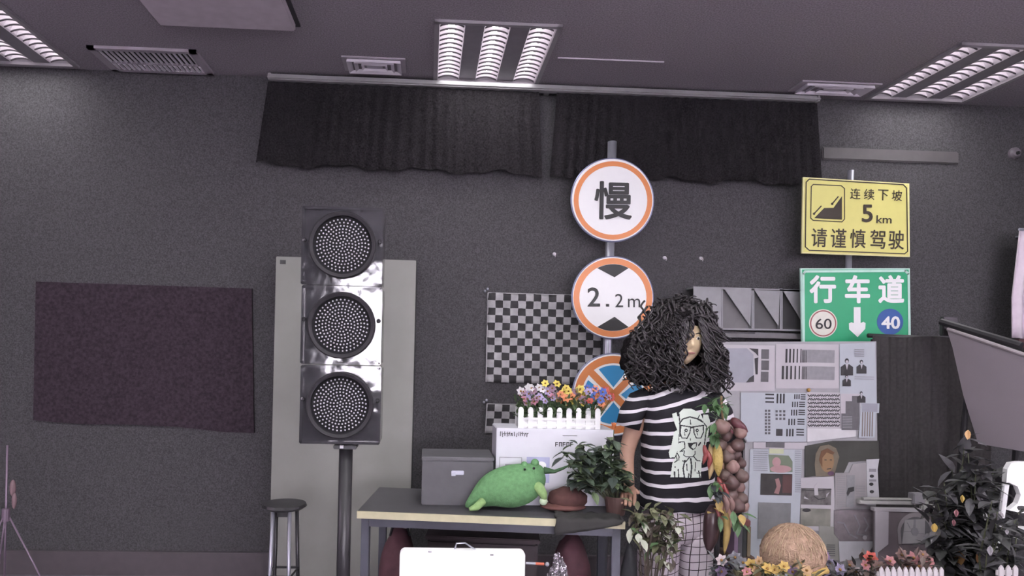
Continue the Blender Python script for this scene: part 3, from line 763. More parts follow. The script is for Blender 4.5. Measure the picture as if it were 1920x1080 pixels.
mb = MB().ball(G(1019, 940, -.06), (.018, .015, .017)); mb.build('paw', mat('paw_cream', (190, 205, 175), .9), t, smooth=True)
mb = MB()
for px, py, r_ in ((983, 872, .016), (1003, 868, .018)): mb.ball(G(px, py, -.01), r_, 12, 8)
mb.build('ear', m_gp, t, smooth=True)
mb = MB().ball(G(1001, 878, -.055), .006, 10, 6).ball(G(984, 880, -.05), .005, 10, 6); mb.build('eye', m_black, t, smooth=True)
mb = MB().tube([G(905, 940, -.05), G(893, 951, -.08), G(880, 955, -.09)], [.018, .016, .008], 10); mb.build('foot', m_gp2, t, smooth=True)
mb = MB().tube([G(1020, 882), G(1040, 884), G(1056, 878), G(1068, 872)], [.016, .008, .006, .003], 10); mb.build('tail', mat('dark_green_cord', (74, 105, 74), .9), t, smooth=True)

# brown cushion-like bundle and black cloth
m_br = mat('brown_felt', (98, 70, 68), .95, var=.12, vs=50, spec=.1)
pc = on_desk(1062, 955)
def wob(d): return 1 + .08 * noise.noise(d * 3)
mb = MB().ball((pc.x, pc.y - .02, DZ + .052), (.085, .055, .052), 24, 14, fn=lambda d: 1 + .12 * noise.noise(d * 2.2))
t = thing('folded_cloth', (pc.x, pc.y, DZ), 'crumpled brown cloth bundle on the desk right of the green toy', 'cloth')
mb.build('bundle', m_br, t, smooth=True)
MB().ball((pc.x - .02, pc.y - .02, DZ + .018), (.10, .065, .018), 20, 10, fn=lambda d: 1 + .1 * noise.noise(d * 3)).build('loose_end', mat('brown_felt_light', (112, 74, 70), .95), t, smooth=True)
# black cloth over the desk edge
mb = MB(); n = 26; m = 12; vs = []; u0 = DL * .745; u1 = DL * .99
for j in range(m + 1):
    v = j / m
    for i in range(n + 1):
        u = u0 + (u1 - u0) * i / n; w_ = v * .17
        dep = .10 - w_ if w_ < .115 else -.015
        edge = .006 + (.035 * (1 - (i / n)) ** .8 if True else 0)
        z = .006 + .003 * math.sin(i * .9) + .002 * math.sin(j * 1.7 + i) if w_ < .115 else -(w_ - .115) * (edge / .04) * 1.2 + .004
        vs.append(D(u + .004 * math.sin(j), dep - .002 * math.sin(i * 1.1), z))
fs = [(j * (n + 1) + i, j * (n + 1) + i + 1, (j + 1) * (n + 1) + i + 1, (j + 1) * (n + 1) + i) for j in range(m) for i in range(n)]
o = mb.add(vs, fs).build('black_cloth', mat('black_fabric', (56, 54, 54), .9), smooth=True); md = o.modifiers.new('t', 'SOLIDIFY'); md.thickness = .003; md.offset = 1
tag(o, 'black cloth lying over the front edge of the desk at its right end', 'cloth')

# potted green plant on the desk
rnd = random.Random(21)
pp = on_desk(1122, 935); yp2 = 2.93
def bushy(name, label, cat, base, pts, leaf_m, lr, lw, npl, m_stem, pot=None, seed=1, curl=.3, group=None, extra=None):
    rn = random.Random(seed); t = thing(name, base, label, cat, group); L = MB(); st = MB()
    for p in pts:
        mid = (Vector(base) + p) / 2 + Vector((rn.uniform(-.02, .02), rn.uniform(-.02, .02), .03))
        st.tube([Vector(base) + Vector((0, 0, .02)), mid, p], [.004, .003, .002], 6)
        for k in range(npl):
            s_ = rn.uniform(.0, 1) ** .5; q = mid.lerp(p, s_) + Vector((rn.uniform(-.02, .02), rn.uniform(-.02, .02), rn.uniform(-.02, .02)))
            d = Vector((rn.uniform(-1, 1), rn.uniform(-1, .6), rn.uniform(-.4, .8)))
            L.leaf(q, d, lr * rn.uniform(.7, 1.25), lw * rn.uniform(.8, 1.2), curl=curl, mi=rn.randrange(len(leaf_m)))
    L.build('foliage', leaf_m, t); st.build('stems', m_stem, t)
    if pot: MB().lathe(base, [(.001, 0), (pot[0] * .75, 0), (pot[0], pot[1]), (pot[0] * 1.06, pot[1]), (pot[0] * 1.06, pot[1] + .01), (pot[0] * .9, pot[1] + .008), (.001, pot[1] - .01)], 24).build('pot', pot[2], t)
    return t
lm = [mat('pot_leaf_a', (78, 92, 76), .5, var=.2, vs=40), mat('pot_leaf_b', (104, 120, 88), .5, var=.2, vs=40), mat('pot_leaf_c', (62, 72, 66), .5)]
m_stem = mat('stem_green', (80, 84, 62), .6)
pts = [W(px, py, yp2 + rnd.uniform(-.06, .06)) for px, py in ((1062, 852), (1075, 880), (1072, 905), (1090, 835), (1100, 862), (1108, 892), (1120, 850), (1128, 878), (1140, 848), (1150, 870), (1155, 895), (1165, 880), (1172, 910), (1095, 905), (1135, 910), (1148, 825), (1128, 838), (1085, 865))]
pt = bushy('potted_plant', 'leafy dark green plant with one orange bud in a small brown pot on the desk', 'plant', Vector((pp.x, yp2, DZ)), pts, lm, .056, .038, 20, m_stem, (.05, .07, mat('pot_brown', (90, 66, 62), .6)), 4)
mb = MB(); p = W(1151, 806, yp2)
for k in range(5): mb.leaf(p, (math.cos(k * 1.256) * .5, math.sin(k * 1.256) * .5, 1), .035, .016, curl=-.1)
mb.build('bud', mat('orange_bud', (206, 120, 74), .6), pt)
st = MB().tube([W(1150, 830, yp2), p], .002, 6); st.build('bud_stem', m_stem, pt)
# small black ball lens beside the carton's corner
p = W(1105, 811, yw + .03); pz2 = zt

# things under the desk
m_mar = mat('maroon_bag', (92, 58, 66), .8, var=.25, vs=14)
p = D(.13, .32, -DZ)
t = thing('bag', (p.x, p.y, 0), 'dark maroon bag on the floor under the left end of the desk', 'bag')
MB().ball(p + Vector((0, 0, .27)), (.09, .1, .27), 18, 12, fn=lambda d: 1 + .12 * noise.noise(d * 2)).build('body', m_mar, t, smooth=True)
MB().tube([p + Vector((-.04, -.02, .5)), p + Vector((-.02, -.03, .58)), p + Vector((.03, -.03, .58)), p + Vector((.05, -.02, .5))], .006, 6).build('handle', m_dark, t)
p = D(DL - .19, .3, -DZ)
t = thing('bag', (p.x, p.y, 0), 'dark maroon bag with pink lettering-like streaks under the right end of the desk', 'bag')
MB().ball(p + Vector((0, 0, .27)), (.1, .1, .27), 18, 12, fn=lambda d: 1 + .12 * noise.noise(d * 2 + Vector((3, 0, 0)))).build('body', m_mar, t, smooth=True)
mb = MB()
for k, (dx, dz, w_) in enumerate(((.03, .38, .05), (.0, .31, .05), (.02, .25, .06))): mb.box(p + Vector((dx, -.105, dz)), (w_, .012, .012), bev=.003)
mb.build('pink_streak', mat('pink_print', (150, 80, 100), .6), t)
# dark crate added here, keeps the gap under the desk dark
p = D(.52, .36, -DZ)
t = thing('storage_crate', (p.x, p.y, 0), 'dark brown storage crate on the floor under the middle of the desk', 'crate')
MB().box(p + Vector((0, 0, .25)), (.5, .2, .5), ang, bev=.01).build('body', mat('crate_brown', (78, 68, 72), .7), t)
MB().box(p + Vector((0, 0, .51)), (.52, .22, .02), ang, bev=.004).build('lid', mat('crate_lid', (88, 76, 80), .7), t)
# tangle of foil
rnd = random.Random(8); p = on = W(1046, 1060, 2.72)
t = thing('foil_tangle', (p.x, p.y, 0), 'shiny crumpled clear plastic wrap in front of the desk beside the white board', 'plastic wrap')
mb = MB().ball((p.x, p.y, .285), (.055, .05, .275), 60, 50, fn=lambda d: 1 + .12 * noise.noise(d * 4) + .1 * noise.noise(Vector((d.x, d.y, d.z * 3)) * 6))
mb.build('wrap', mat('clear_wrap', (150, 143, 150), .18, .75, alb=1, bump=1, bs=40), t)
p = W(1010, 1057, 2.6)
# white board at bottom centre
ybd = 2.5; a, b = W(750, 1029, ybd), W(985, 1035, ybd); tz = (a.z + b.z) / 2; w = b.x - a.x; cx = (a.x + b.x) / 2
t = thing('white_board', (cx, ybd, 0), 'white round-cornered plastic board standing in front of the desk at the bottom of the photo', 'board')
mb = MB(); r_ = .018; pts = []
for ccx, ccz, a0 in ((cx + w / 2 - r_, tz - r_, 0), (cx - w / 2 + r_, tz - r_, 90), (cx - w / 2 + r_, r_, 180), (cx + w / 2 - r_, r_, 270)):
    for i in range(7): q = R(a0 + 15 * i); pts.append((ccx + r_ * math.cos(q), ybd, ccz + r_ * math.sin(q)))
mb.prism(pts, (0, .03, 0)); mb.build('panel', m_signw, t)
for px, py in ((806, 1034), (922, 1040)):
    q = W(px, py, ybd); MB().box((q.x, ybd - .002, q.z), (.012, .005, .004)).build('slot', m_tray, t)
MB().tube([W(852, 1032, ybd + .015), W(856, 1019, ybd + .015), W(872, 1018, ybd + .015), W(892, 1031, ybd + .015)], .003, 6).build('wire_handle', m_chrome, t)
p1, p2 = W(986, 1056, ybd + .01), W(1026, 1058, ybd + .01)
t = thing('screwdriver', (p1.x, ybd, p1.z), 'short tool with an orange-red shaft sticking out right of the white board', 'tool')
MB().tube([p1, p1.lerp(p2, .45)], .005, 8).build('handle', m_chrome, t); MB().tube([p1.lerp(p2, .45), p1.lerp(p2, .85)], .005, 8).build('shaft', mat('orange_plastic', (205, 105, 80), .5), t); MB().ball(p2, .008, 8, 6).build('tip', m_chrome, t)
# ================================================================== person
yP = 3.02; SP = S(yP)
def P(px, py, dy=0): return W(px, py, yP) + Vector((0, dy, 0))
def PH(px, py, dy=0): return P(px, py, dy)
feet = Vector((P(1262, 950).x, yP, 0))
per = thing('person', feet, 'person with long curly black hair in a black-and-white striped T-shirt and white checked trousers', 'person')
m_skin = mat('skin', (226, 200, 165), .6, var=.04, vs=15); m_arm = mat('arm_skin', (172, 134, 116), .6, var=.05, vs=15); m_lip = mat('lips', (170, 120, 112), .5)
def skin_mesh(verts, edges, root=0, sub=2):
    me = bpy.data.meshes.new('s'); bm = bmesh.new(); lay = bm.verts.layers.skin.verify()
    vs = []
    for i, (p, r_) in enumerate(verts):
        v = bm.verts.new(p); v[lay].radius = (r_, r_); v[lay].use_root = (i == root); vs.append(v)
    for a_, b_ in edges: bm.edges.new((vs[a_], vs[b_]))
    bm.to_mesh(me); bm.free(); o = bpy.data.objects.new('s', me); COL.objects.link(o)
    m1 = o.modifiers.new('a', 'SKIN'); m1.use_smooth_shade = True; m2 = o.modifiers.new('b', 'SUBSURF'); m2.levels = sub; m2.render_levels = sub
    bpy.context.view_layer.update(); ev = o.evaluated_get(bpy.context.evaluated_depsgraph_get()); em = ev.to_mesh()
    V = [v.co.copy() for v in em.vertices]; Fc = [tuple(p.vertices) for p in em.polygons]; ev.to_mesh_clear()
    bpy.data.objects.remove(o); bpy.data.meshes.remove(me); return V, Fc
vt = []; ed = []
def node(p, r_, par=None):
    vt.append((Vector(p), r_)); i = len(vt) - 1
    if par is not None: ed.append((par, i))
    return i
xc = P(1265, 800).x
zt_ = lambda py: P(1265, py).z
pel = node((xc, yP, zt_(975)), .105); sp = node((xc, yP, zt_(900)), .095, pel); chs = node((xc, yP, zt_(800)), .10, sp); sh = node((xc, yP + .01, zt_(748)), .075, chs); nk = node((P(1278, 715).x, yP + .005, zt_(715)), .045, sh); hb = node((P(1283, 680).x, yP - .005, zt_(682)), .048, nk)
for sgn, spx in ((-1, 1196), (1, 1345)):
    s0 = node(P(1268 + sgn * 62, 752, .01), .052, sh)
    if sgn < 0:
        e = node(P(1178, 850, .03), .036, s0); w_ = node(P(1176, 908, -.03), .024, e); hd = Vector((-.02, -.06, -.02)); wp = P(1176, 908, -.03)
    else:
        e = node(P(1356, 850, .03), .036, s0); w_ = node(P(1362, 935, -.02), .024, e); hd = Vector((.0, -.01, -.06)); wp = P(1362, 935, -.02)
    pm = node(wp + hd * .9, .028, w_)
    sd = hd.cross(Vector((0, 0, 1) if sgn < 0 else (0, 1, 0))).normalized(); dn = Vector((0, 0, -1)) if sgn < 0 else Vector((-1, 0, 0))
    hd_n = hd.normalized()
    for k, (o_, L_) in enumerate(((-.026, .062), (-.009, .072), (.009, .068), (.026, .052))):
        b0 = wp + hd * 1.25 + sd * o_
        f0 = node(b0, .009, pm); f1 = node(b0 + hd_n * L_ * .45 + dn * .006, .0085, f0); f2 = node(b0 + hd_n * L_ * .85 + dn * .018, .007, f1)
    th = wp + hd * .5 - sd * .026
    t0_ = node(th, .010, pm); node(th - sd * .018 + hd_n * .03, .009, t0_)
    hip = node((xc + .025 + sgn * .07, yP, zt_(1000)), .07, pel); kn = node((xc + .025 + sgn * .085, yP - .01, .34), .055, hip); an = node((xc + .025 + sgn * .09, yP + .02, .07), .035, kn); ft = node((xc + .025 + sgn * .1, yP - .11, .03), .03, an)
V, Fc = skin_mesh(vt, ed)
body = MB(); body.add(V, Fc, 1)
# head
hc = P(1283, 638, -.0); HR = (.076, .092, .108)
def headfn():
    n, m = 56, 44; rs = []
    for i in range(m + 1):
        th = PI * min(max(i / m, .003), .997); ring = []
        for j in range(n):
            a_ = 2 * PI * j / n; d = Vector((math.sin(th) * math.cos(a_), math.sin(th) * math.sin(a_), math.cos(th)))
            x, y, z = d.x * HR[0], d.y * HR[1], d.z * HR[2]
            if z < 0: k = 1 - .42 * (-d.z) ** 2.2; x *= k; y *= (1 - .12 * (-d.z) ** 2)
            if d.y < 0:
                y += .012 * max(0, -d.y) * (0 if z > 0 else .3)
                g = lambda cx_, cz_, sx_, sz_: math.exp(-((x - cx_) / sx_) ** 2 - ((z - cz_) / sz_) ** 2)
                y -= .022 * g(0, -.022, .009, .012) + .012 * g(0, -.004, .007, .020)      # nose
                for e_ in (-1, 1):
                    y += .011 * g(e_ * .031, .008, .014, .010); y -= .006 * g(e_ * .028, .026, .018, .007); y -= .005 * g(e_ * .036, -.022, .016, .014)
                y -= .007 * g(0, -.052, .018, .005) + .006 * g(0, -.062, .014, .004) - .004 * g(0, -.057, .018, .002); y -= .008 * g(0, -.088, .018, .012)
            ring.append(hc + Vector((x, y, z)))
        rs.append(ring[::-1])
    return rs
hr = headfn(); body.rings(hr, 0)
for sgn in (-1, 1): body.ball(hc + Vector((sgn * .077, .012, -.005)), (.012, .02, .03), 12, 8, 0)
bo = body.build('body', [m_skin, m_arm], per, smooth=True)
for sgn in (-1, 1):
    e = MB().ball(hc + Vector((sgn * .031, -.072, .008)), (.013, .011, .0095), 16, 10).build('eye', mat('eye_white', (215, 208, 200), .3), per, smooth=True)
    MB().ball(hc + Vector((sgn * .031, -.081, .008)), (.0055, .004, .0055), 12, 8).build('iris', m_black, e, smooth=True)
    MB().tube([hc + Vector((sgn * .014, -.089, .026)), hc + Vector((sgn * .031, -.087, .031)), hc + Vector((sgn * .048, -.076, .025))], [.002, .003, .0015], 6).build('eyebrow', m_black, per)
MB().ball(hc + Vector((0, -.086, -.056)), (.018, .010, .0055), 16, 8).build('lips', m_lip, per, smooth=True)

# shirt
def fmul(nt, op, a_, b_=None):
    n_ = nt.nodes.new('ShaderNodeMath'); n_.operation = op
    for i, v in enumerate((a_, b_)):
        if v is None: continue
        if isinstance(v, (int, float)): n_.inputs[i].default_value = v
        else: nt.links.new(v, n_.inputs[i])
    return n_.outputs[0]
def pattern_mat(name, ca, cb_, fn, rough=.85):
    m = bpy.data.materials.new(name); m.use_nodes = True; nt = m.node_tree; p = nt.nodes['Principled BSDF']; p.inputs['Roughness'].default_value = rough; p.inputs['Specular IOR Level'].default_value = .2
    tc = nt.nodes.new('ShaderNodeTexCoord'); sx = nt.nodes.new('ShaderNodeSeparateXYZ'); nz = nt.nodes.new('ShaderNodeTexNoise'); nz.inputs['Scale'].default_value = 5
    nt.links.new(tc.outputs['Object'], sx.inputs[0]); nt.links.new(tc.outputs['Object'], nz.inputs['Vector'])
    f = fn(nt, sx.outputs, nz.outputs['Fac']); mx = nt.nodes.new('ShaderNodeMix'); mx.data_type = 'RGBA'
    mx.inputs[6].default_value = (*[lin(v) * ALB for v in ca], 1); mx.inputs[7].default_value = (*[lin(v) * ALB for v in cb_], 1)
    nt.links.new(f, mx.inputs[0]); nt.links.new(mx.outputs[2], p.inputs['Base Color']); return m
zhem = zt_(947)
STR = .060
def stripes(nt, s_, nz):
    q = fmul(nt, 'ADD', fmul(nt, 'MULTIPLY', fmul(nt, 'MULTIPLY', s_[0], fmul(nt, 'SUBTRACT', s_[2], zhem)), -.62), fmul(nt, 'ADD', s_[2], fmul(nt, 'MULTIPLY', fmul(nt, 'SUBTRACT', nz, .5), .05)))
    q = fmul(nt, 'SUBTRACT', q, zhem - 2); fr_ = fmul(nt, 'FRACT', fmul(nt, 'DIVIDE', q, STR))
    return fmul(nt, 'LESS_THAN', fr_, .27)
m_shirt = pattern_mat('striped_jersey', (40, 38, 44), (225, 218, 226), stripes)
prof = [(722, 24, .05), (731, 46, .07), (742, 66, .095), (770, 66, .11), (800, 64, .115), (850, 63, .112), (900, 64, .11), (935, 67, .115), (949, 69, .118)]
def sup(a_, e_=3.2):
    c_, s_ = math.cos(a_), math.sin(a_); return (abs(c_) ** (2 / e_)) * (1 if c_ > 0 else -1), (abs(s_) ** (2 / e_)) * (1 if s_ > 0 else -1)
def prof_at(py):
    for i in range(len(prof) - 1):
        if py <= prof[i + 1][0]:
            t_ = max(0, (py - prof[i][0]) / (prof[i + 1][0] - prof[i][0])); return [prof[i][k] * (1 - t_) + prof[i + 1][k] * t_ for k in (1, 2)]
    return prof[-1][1:]
rings = []; NR = 60
for k in range(40):
    py = 722 + (949 - 722) * k / 39; hw, hdp = prof_at(py); c_ = P(1269, py); ring = []
    for j in range(NR):
        a_ = 2 * PI * j / NR; u, v = sup(a_)
        fold = 1 + .012 * math.sin(a_ * 7 + k * .15) * (k / 39) + .006 * math.sin(k * .8 + a_ * 3)
        ring.append(Vector((c_.x + u * hw / SP * fold, yP + v * hdp * fold, c_.z + .004 * math.sin(a_ * 5) * (k > 36))))
    rings.append(ring)
shirt = MB().rings(rings, cap=False)
for sgn in (-1, 1):
    pts_ = [P(1268 + sgn * 50, 748), P(1268 + sgn * 72, 756), P(1268 + sgn * 84, 775), P(1268 + sgn * 90, 802)] if sgn < 0 else [P(1266 + 48, 748), P(1336, 756), P(1350, 775), P(1358, 802)]
    if sgn < 0: pts_ = [P(1216, 750), P(1198, 757), P(1184, 776), P(1177, 801)]
    shirt.tube(pts_, [.056, .056, .052, .049], 24, cap=False)
so = shirt.build('t_shirt', m_shirt, per, smooth=True); md = so.modifiers.new('t', 'SOLIDIFY'); md.thickness = .003; md.offset = 1
MB().tube([P(1268 + 26 * math.cos(2 * PI * j / 24), 721, .05 * math.sin(2 * PI * j / 24)) for j in range(25)], .005, 6).build('collar', m_black, per)
# printed animal face on the shirt
m_pr = mat('print_pale', (218, 226, 216), .7, var=.03); m_prk = mat('print_black', (42, 42, 46), .7)
def q6(pts): return [(1220 + x / 6, 740 + y / 6) for x, y in pts]
art = [('p', q6([(240, 215), (290, 200), (325, 330), (330, 400), (300, 400), (255, 280)]), 1), ('p', q6([(310, 215), (370, 155), (450, 155), (560, 210), (595, 290), (605, 400), (595, 560), (575, 740), (565, 935), (222, 930), (245, 770), (290, 690), (310, 600), (320, 500), (310, 400)]), 1),
 ('p', q6([(262, 420), (312, 390), (315, 600), (270, 705), (215, 708), (203, 650), (235, 560)]), 3), ('p', q6([(590, 225), (645, 222), (668, 300), (640, 500), (600, 640), (575, 760), (600, 420)]), 1),
 ('l', q6([(325, 325), (360, 275), (440, 250), (520, 270), (590, 310)]), 2.2, 2), ('l', q6([(335, 345), (460, 365), (600, 345)]), 2.0, 2), ('l', q6([(318, 215), (330, 340), (330, 470)]), 1.8, 2), ('l', q6([(600, 320), (630, 360), (605, 560), (590, 740)]), 1.8, 2),
 ('l', q6([(340, 360), (332, 430), (352, 488), (410, 490), (440, 430), (450, 370)]), 1.7, 2), ('l', q6([(485, 370), (488, 430), (512, 487), (565, 488), (595, 420), (592, 360)]), 1.7, 2), ('l', q6([(450, 372), (485, 372)]), 2, 2),
 ('c', q6([(398, 402)])[0], 3.2, 2), ('c', q6([(522, 402)])[0], 3.2, 2), ('c', q6([(402, 402)])[0], 1.1, 1), ('c', q6([(526, 402)])[0], 1.1, 1), ('l', q6([(380, 425), (385, 460)]), 1, 2), ('l', q6([(520, 425), (530, 455)]), 1, 2),
 ('l', q6([(445, 285), (450, 335)]), 1.6, 2), ('l', q6([(550, 230), (530, 270), (575, 290)]), 1.4, 2), ('l', q6([(445, 495), (448, 512)]), 1.4, 2),
 ('p', q6([(415, 540), (525, 538), (520, 575), (500, 612), (470, 625), (430, 590)]), 2), ('p', q6([(455, 590), (480, 556), (512, 550), (508, 590), (485, 612)]), 1), ('l', q6([(320, 535), (380, 530), (385, 600), (330, 640)]), 1.6, 2), ('l', q6([(560, 540), (540, 570)]), 2.4, 2),
 ('l', q6([(330, 640), (380, 632), (370, 680), (400, 700), (470, 700), (500, 670), (500, 635)]), 1.4, 2), ('l', q6([(290, 700), (300, 740), (270, 760)]), 1.6, 2), ('l', q6([(480, 690), (520, 740), (555, 745)]), 1.6, 2), ('l', q6([(300, 660), (320, 700), (315, 740)]), 1.4, 2),
 ('l', q6([(360, 745), (395, 755), (440, 700)]), 1.8, 2), ('l', q6([(385, 740), (365, 830), (380, 930)]), 2.4, 2), ('l', q6([(450, 720), (462, 810), (450, 930)]), 2.6, 2), ('l', q6([(268, 870), (272, 930)]), 2.6, 2), ('l', q6([(310, 840), (315, 930)]), 1.8, 2), ('l', q6([(405, 780), (410, 850)]), 1.6, 2), ('l', q6([(430, 890), (425, 930)]), 2, 2), ('l', q6([(540, 860), (555, 930)]), 2, 2), ('l', q6([(520, 880), (575, 880)]), 1.4, 2), ('l', q6([(505, 760), (500, 860)]), 1.2, 2), ('c', q6([(275, 815)])[0], 1.4, 2)]
def inpoly(x, y, p):
    r_ = False; j = len(p) - 1
    for i in range(len(p)):
        if (p[i][1] > y) != (p[j][1] > y) and x < (p[j][0] - p[i][0]) * (y - p[i][1]) / (p[j][1] - p[i][1]) + p[i][0]: r_ = not r_
        j = i
    return r_
def dseg(x, y, a_, b_):
    dx, dy = b_[0] - a_[0], b_[1] - a_[1]; t_ = max(0, min(1, ((x - a_[0]) * dx + (y - a_[1]) * dy) / (dx * dx + dy * dy + 1e-9))); return math.hypot(x - a_[0] - dx * t_, y - a_[1] - dy * t_)
def col_at(x, y):
    c_ = 0
    for s_ in art:
        if s_[0] == 'p' and inpoly(x, y, s_[1]): c_ = s_[2]
        elif s_[0] == 'c' and math.hypot(x - s_[1][0], y - s_[1][1]) < s_[2]: c_ = s_[3]
        elif s_[0] == 'l' and c_ and min(dseg(x, y, s_[1][i], s_[1][i + 1]) for i in range(len(s_[1]) - 1)) < s_[2] / 2 + .15: c_ = s_[3]
    return c_
def shirt_pt(px, py):
    hw, hdp = prof_at(py); c_ = P(1269, py); p_ = P(px, py, -hdp)
    p_ = W(px, py, yP - hdp); u = min(abs((p_.x - c_.x) / (hw / SP)), .985)
    yy_ = yP - hdp * (1 - u ** 3.2) ** (1 / 3.2); return W(px, py, yy_ - .008)
mb = MB(); ST = .8; nx = int(82 / ST); ny = int(134 / ST); idx = {}
def vid(i, j):
    if (i, j) not in idx: idx[(i, j)] = len(mb.v); mb.v.append(shirt_pt(1252 + i * ST, 763 + j * ST))
    return idx[(i, j)]
for j in range(ny):
    for i in range(nx):
        c_ = col_at(1252 + (i + .5) * ST, 763 + (j + .5) * ST)
        if c_: mb.f.append([vid(i, j), vid(i + 1, j), vid(i + 1, j + 1), vid(i, j + 1)]); mb.m.append(1 if c_ == 2 else 0)
mb.build('shirt_print', [m_pr, m_prk], so)['label'] = 'pale printed animal face wearing glasses'
# plain black lower right block of the shirt print area
# trousers
def checks2(nt, s_, nz):
    w_ = fmul(nt, 'MULTIPLY', fmul(nt, 'SUBTRACT', nz, .5), .025)
    def ln(c_, off, k): return fmul(nt, 'LESS_THAN', fmul(nt, 'FRACT', fmul(nt, 'DIVIDE', fmul(nt, 'ADD', fmul(nt, 'ADD', c_, w_), off), k)), .1)
    q = fmul(nt, 'ADD', s_[2], fmul(nt, 'MULTIPLY', s_[0], -.15))
    return fmul(nt, 'MAXIMUM', ln(s_[0], 5.0, .033), ln(q, 5.01, .034))
xc += .025
m_tr = pattern_mat('checked_cotton', (205, 194, 202), (62, 52, 56), checks2)
tr = MB(); zc = zt_(1008)
def tring(cx_, z, rx, ry, ph=0): return [Vector((cx_ + rx * sup(2 * PI * j / 36, 2.4)[0] * (1 + .03 * math.sin(3 * 2 * PI * j / 36 + ph)), yP + .005 + ry * sup(2 * PI * j / 36, 2.4)[1], z)) for j in range(36)]
tr.rings([tring(xc, zt_(935), .135, .1), tring(xc, zt_(960), .15, .112), tring(xc, zt_(985), .158, .114), tring(xc, zc, .15, .1), tring(xc, zc - .02, .12, .06)], cap=False)
for sgn in (-1, 1):
    tr.rings([tring(xc + sgn * .06, zt_(985), .088, .1), tring(xc + sgn * .078, zc + .0, .086, .112), tring(xc + sgn * .083, zc - .04, .086, .108, 1), tring(xc + sgn * .088, .36, .082, .095, 2), tring(xc + sgn * .092, .1, .075, .085, 3)], cap=False)
to = tr.build('trousers', m_tr, per, smooth=True); md = to.modifiers.new('t', 'SOLIDIFY'); md.thickness = .003
for sgn in (-1, 1): MB().ball((xc + sgn * .1, yP - .06, .04), (.045, .12, .04), 18, 10).build('shoe', m_dark, per, smooth=True)
# hair
m_hairb = mat('hair_mass', (34, 30, 33), .95, var=.5, vs=90, spec=.05, bump=.8, bs=120)
m_hair = mat('curly_black_hair', (44, 38, 42), .38, var=.3, vs=60, spec=.6); rnd = random.Random(17)
hair = MB()
def lump(px, py, dy, rx, rz_, ry, sd_): hair.ball(P(px, py, dy), (rx / SP * .93, ry * .93, rz_ / SP * .93), 44, 30, mi=1, fn=lambda d: 1 + .13 * noise.noise(d * 3.5 + Vector((sd_, 0, 0))) + .07 * noise.noise(d * 9 + Vector((sd_, 0, 0))))
lump(1272, 614, .04, 64, 44, .12, 1); lump(1215, 670, .05, 48, 58, .10, 2); lump(1332, 668, .05, 24, 56, .09, 3); lump(1275, 670, .11, 70, 60, .09, 4)
lump(1232, 640, -.03, 34, 46, .07, 5); lump(1322, 640, -.035, 18, 40, .05, 6); lump(1276, 594, -.03, 48, 22, .09, 7)
def lock(p0, p1, r0, cr, turns, ph):
    n_ = 34; pts_ = []
    for i in range(n_):
        t_ = i / (n_ - 1); q = p0.lerp(p1, t_); a_ = ph + t_ * turns * 2 * PI; k = cr * (.4 + .8 * t_)
        pts_.append(q + Vector((math.cos(a_) * k, math.sin(a_) * k * .7, .3 * k * math.sin(a_ * 1.3))))
    hair.tube(pts_, [r0 * (1 - .5 * i / n_) for i in range(n_)], 5)
for i in range(150):
    u = rnd.random(); px0 = 1275 + rnd.uniform(-52, 56); 
    y0_ = 570 + abs(px0 - 1275) * .55 + rnd.uniform(-14, 20)
    if rnd.random() < .58: px1 = rnd.uniform(1166, 1258); ye = rnd.uniform(690, 732) if px1 > 1180 else rnd.uniform(665, 715)
    else: px1 = rnd.uniform(1310, 1356); ye = rnd.uniform(680, 742)
    px0 = 1275 + (px1 - 1275) * rnd.uniform(.25, .75)
    if 1258 < px0 < 1310: px0 = 1254 if px1 < 1275 else 1312
    lock(P(px0, y0_, rnd.uniform(-.09, -.02)), P(px1, ye, rnd.uniform(-.13, -.02)), rnd.uniform(.0035, .006), rnd.uniform(.008, .018), rnd.uniform(3, 6), rnd.uniform(0, 6))
for i in range(70):
    a_ = R(rnd.uniform(15, 165)); p0 = P(1272 + 50 * math.cos(a_), 606 - 40 * math.sin(a_), rnd.uniform(-.08, 0)); p1 = P(1272 + 72 * math.cos(a_), 608 - 56 * math.sin(a_) + rnd.uniform(0, 18), rnd.uniform(-.08, .02))
    lock(p0, p1, .0045, .012, rnd.uniform(1.2, 2.5), rnd.uniform(0, 6))
for i in range(16): lock(P(rnd.uniform(1262, 1284), rnd.uniform(575, 590), -.1), P(rnd.uniform(1254, 1266), rnd.uniform(660, 700), -.11), .0055, .008, 4, rnd.uniform(0, 6))
for i in range(12): lock(P(rnd.uniform(1284, 1300), rnd.uniform(575, 590), -.1), P(rnd.uniform(1308, 1322), rnd.uniform(655, 700), -.105), .005, .007, 4, rnd.uniform(0, 6))
for i in range(6): lock(P(1282, 582, -.105), P(rnd.uniform(1272, 1281), rnd.uniform(628, 640), -.115), .004, .006, 3, rnd.uniform(0, 6))
for i in range(14): lock(P(rnd.uniform(1240, 1300), 690, -.02), P(rnd.uniform(1236, 1304), rnd.uniform(712, 735), -.11), .0055, .010, 3, rnd.uniform(0, 6))
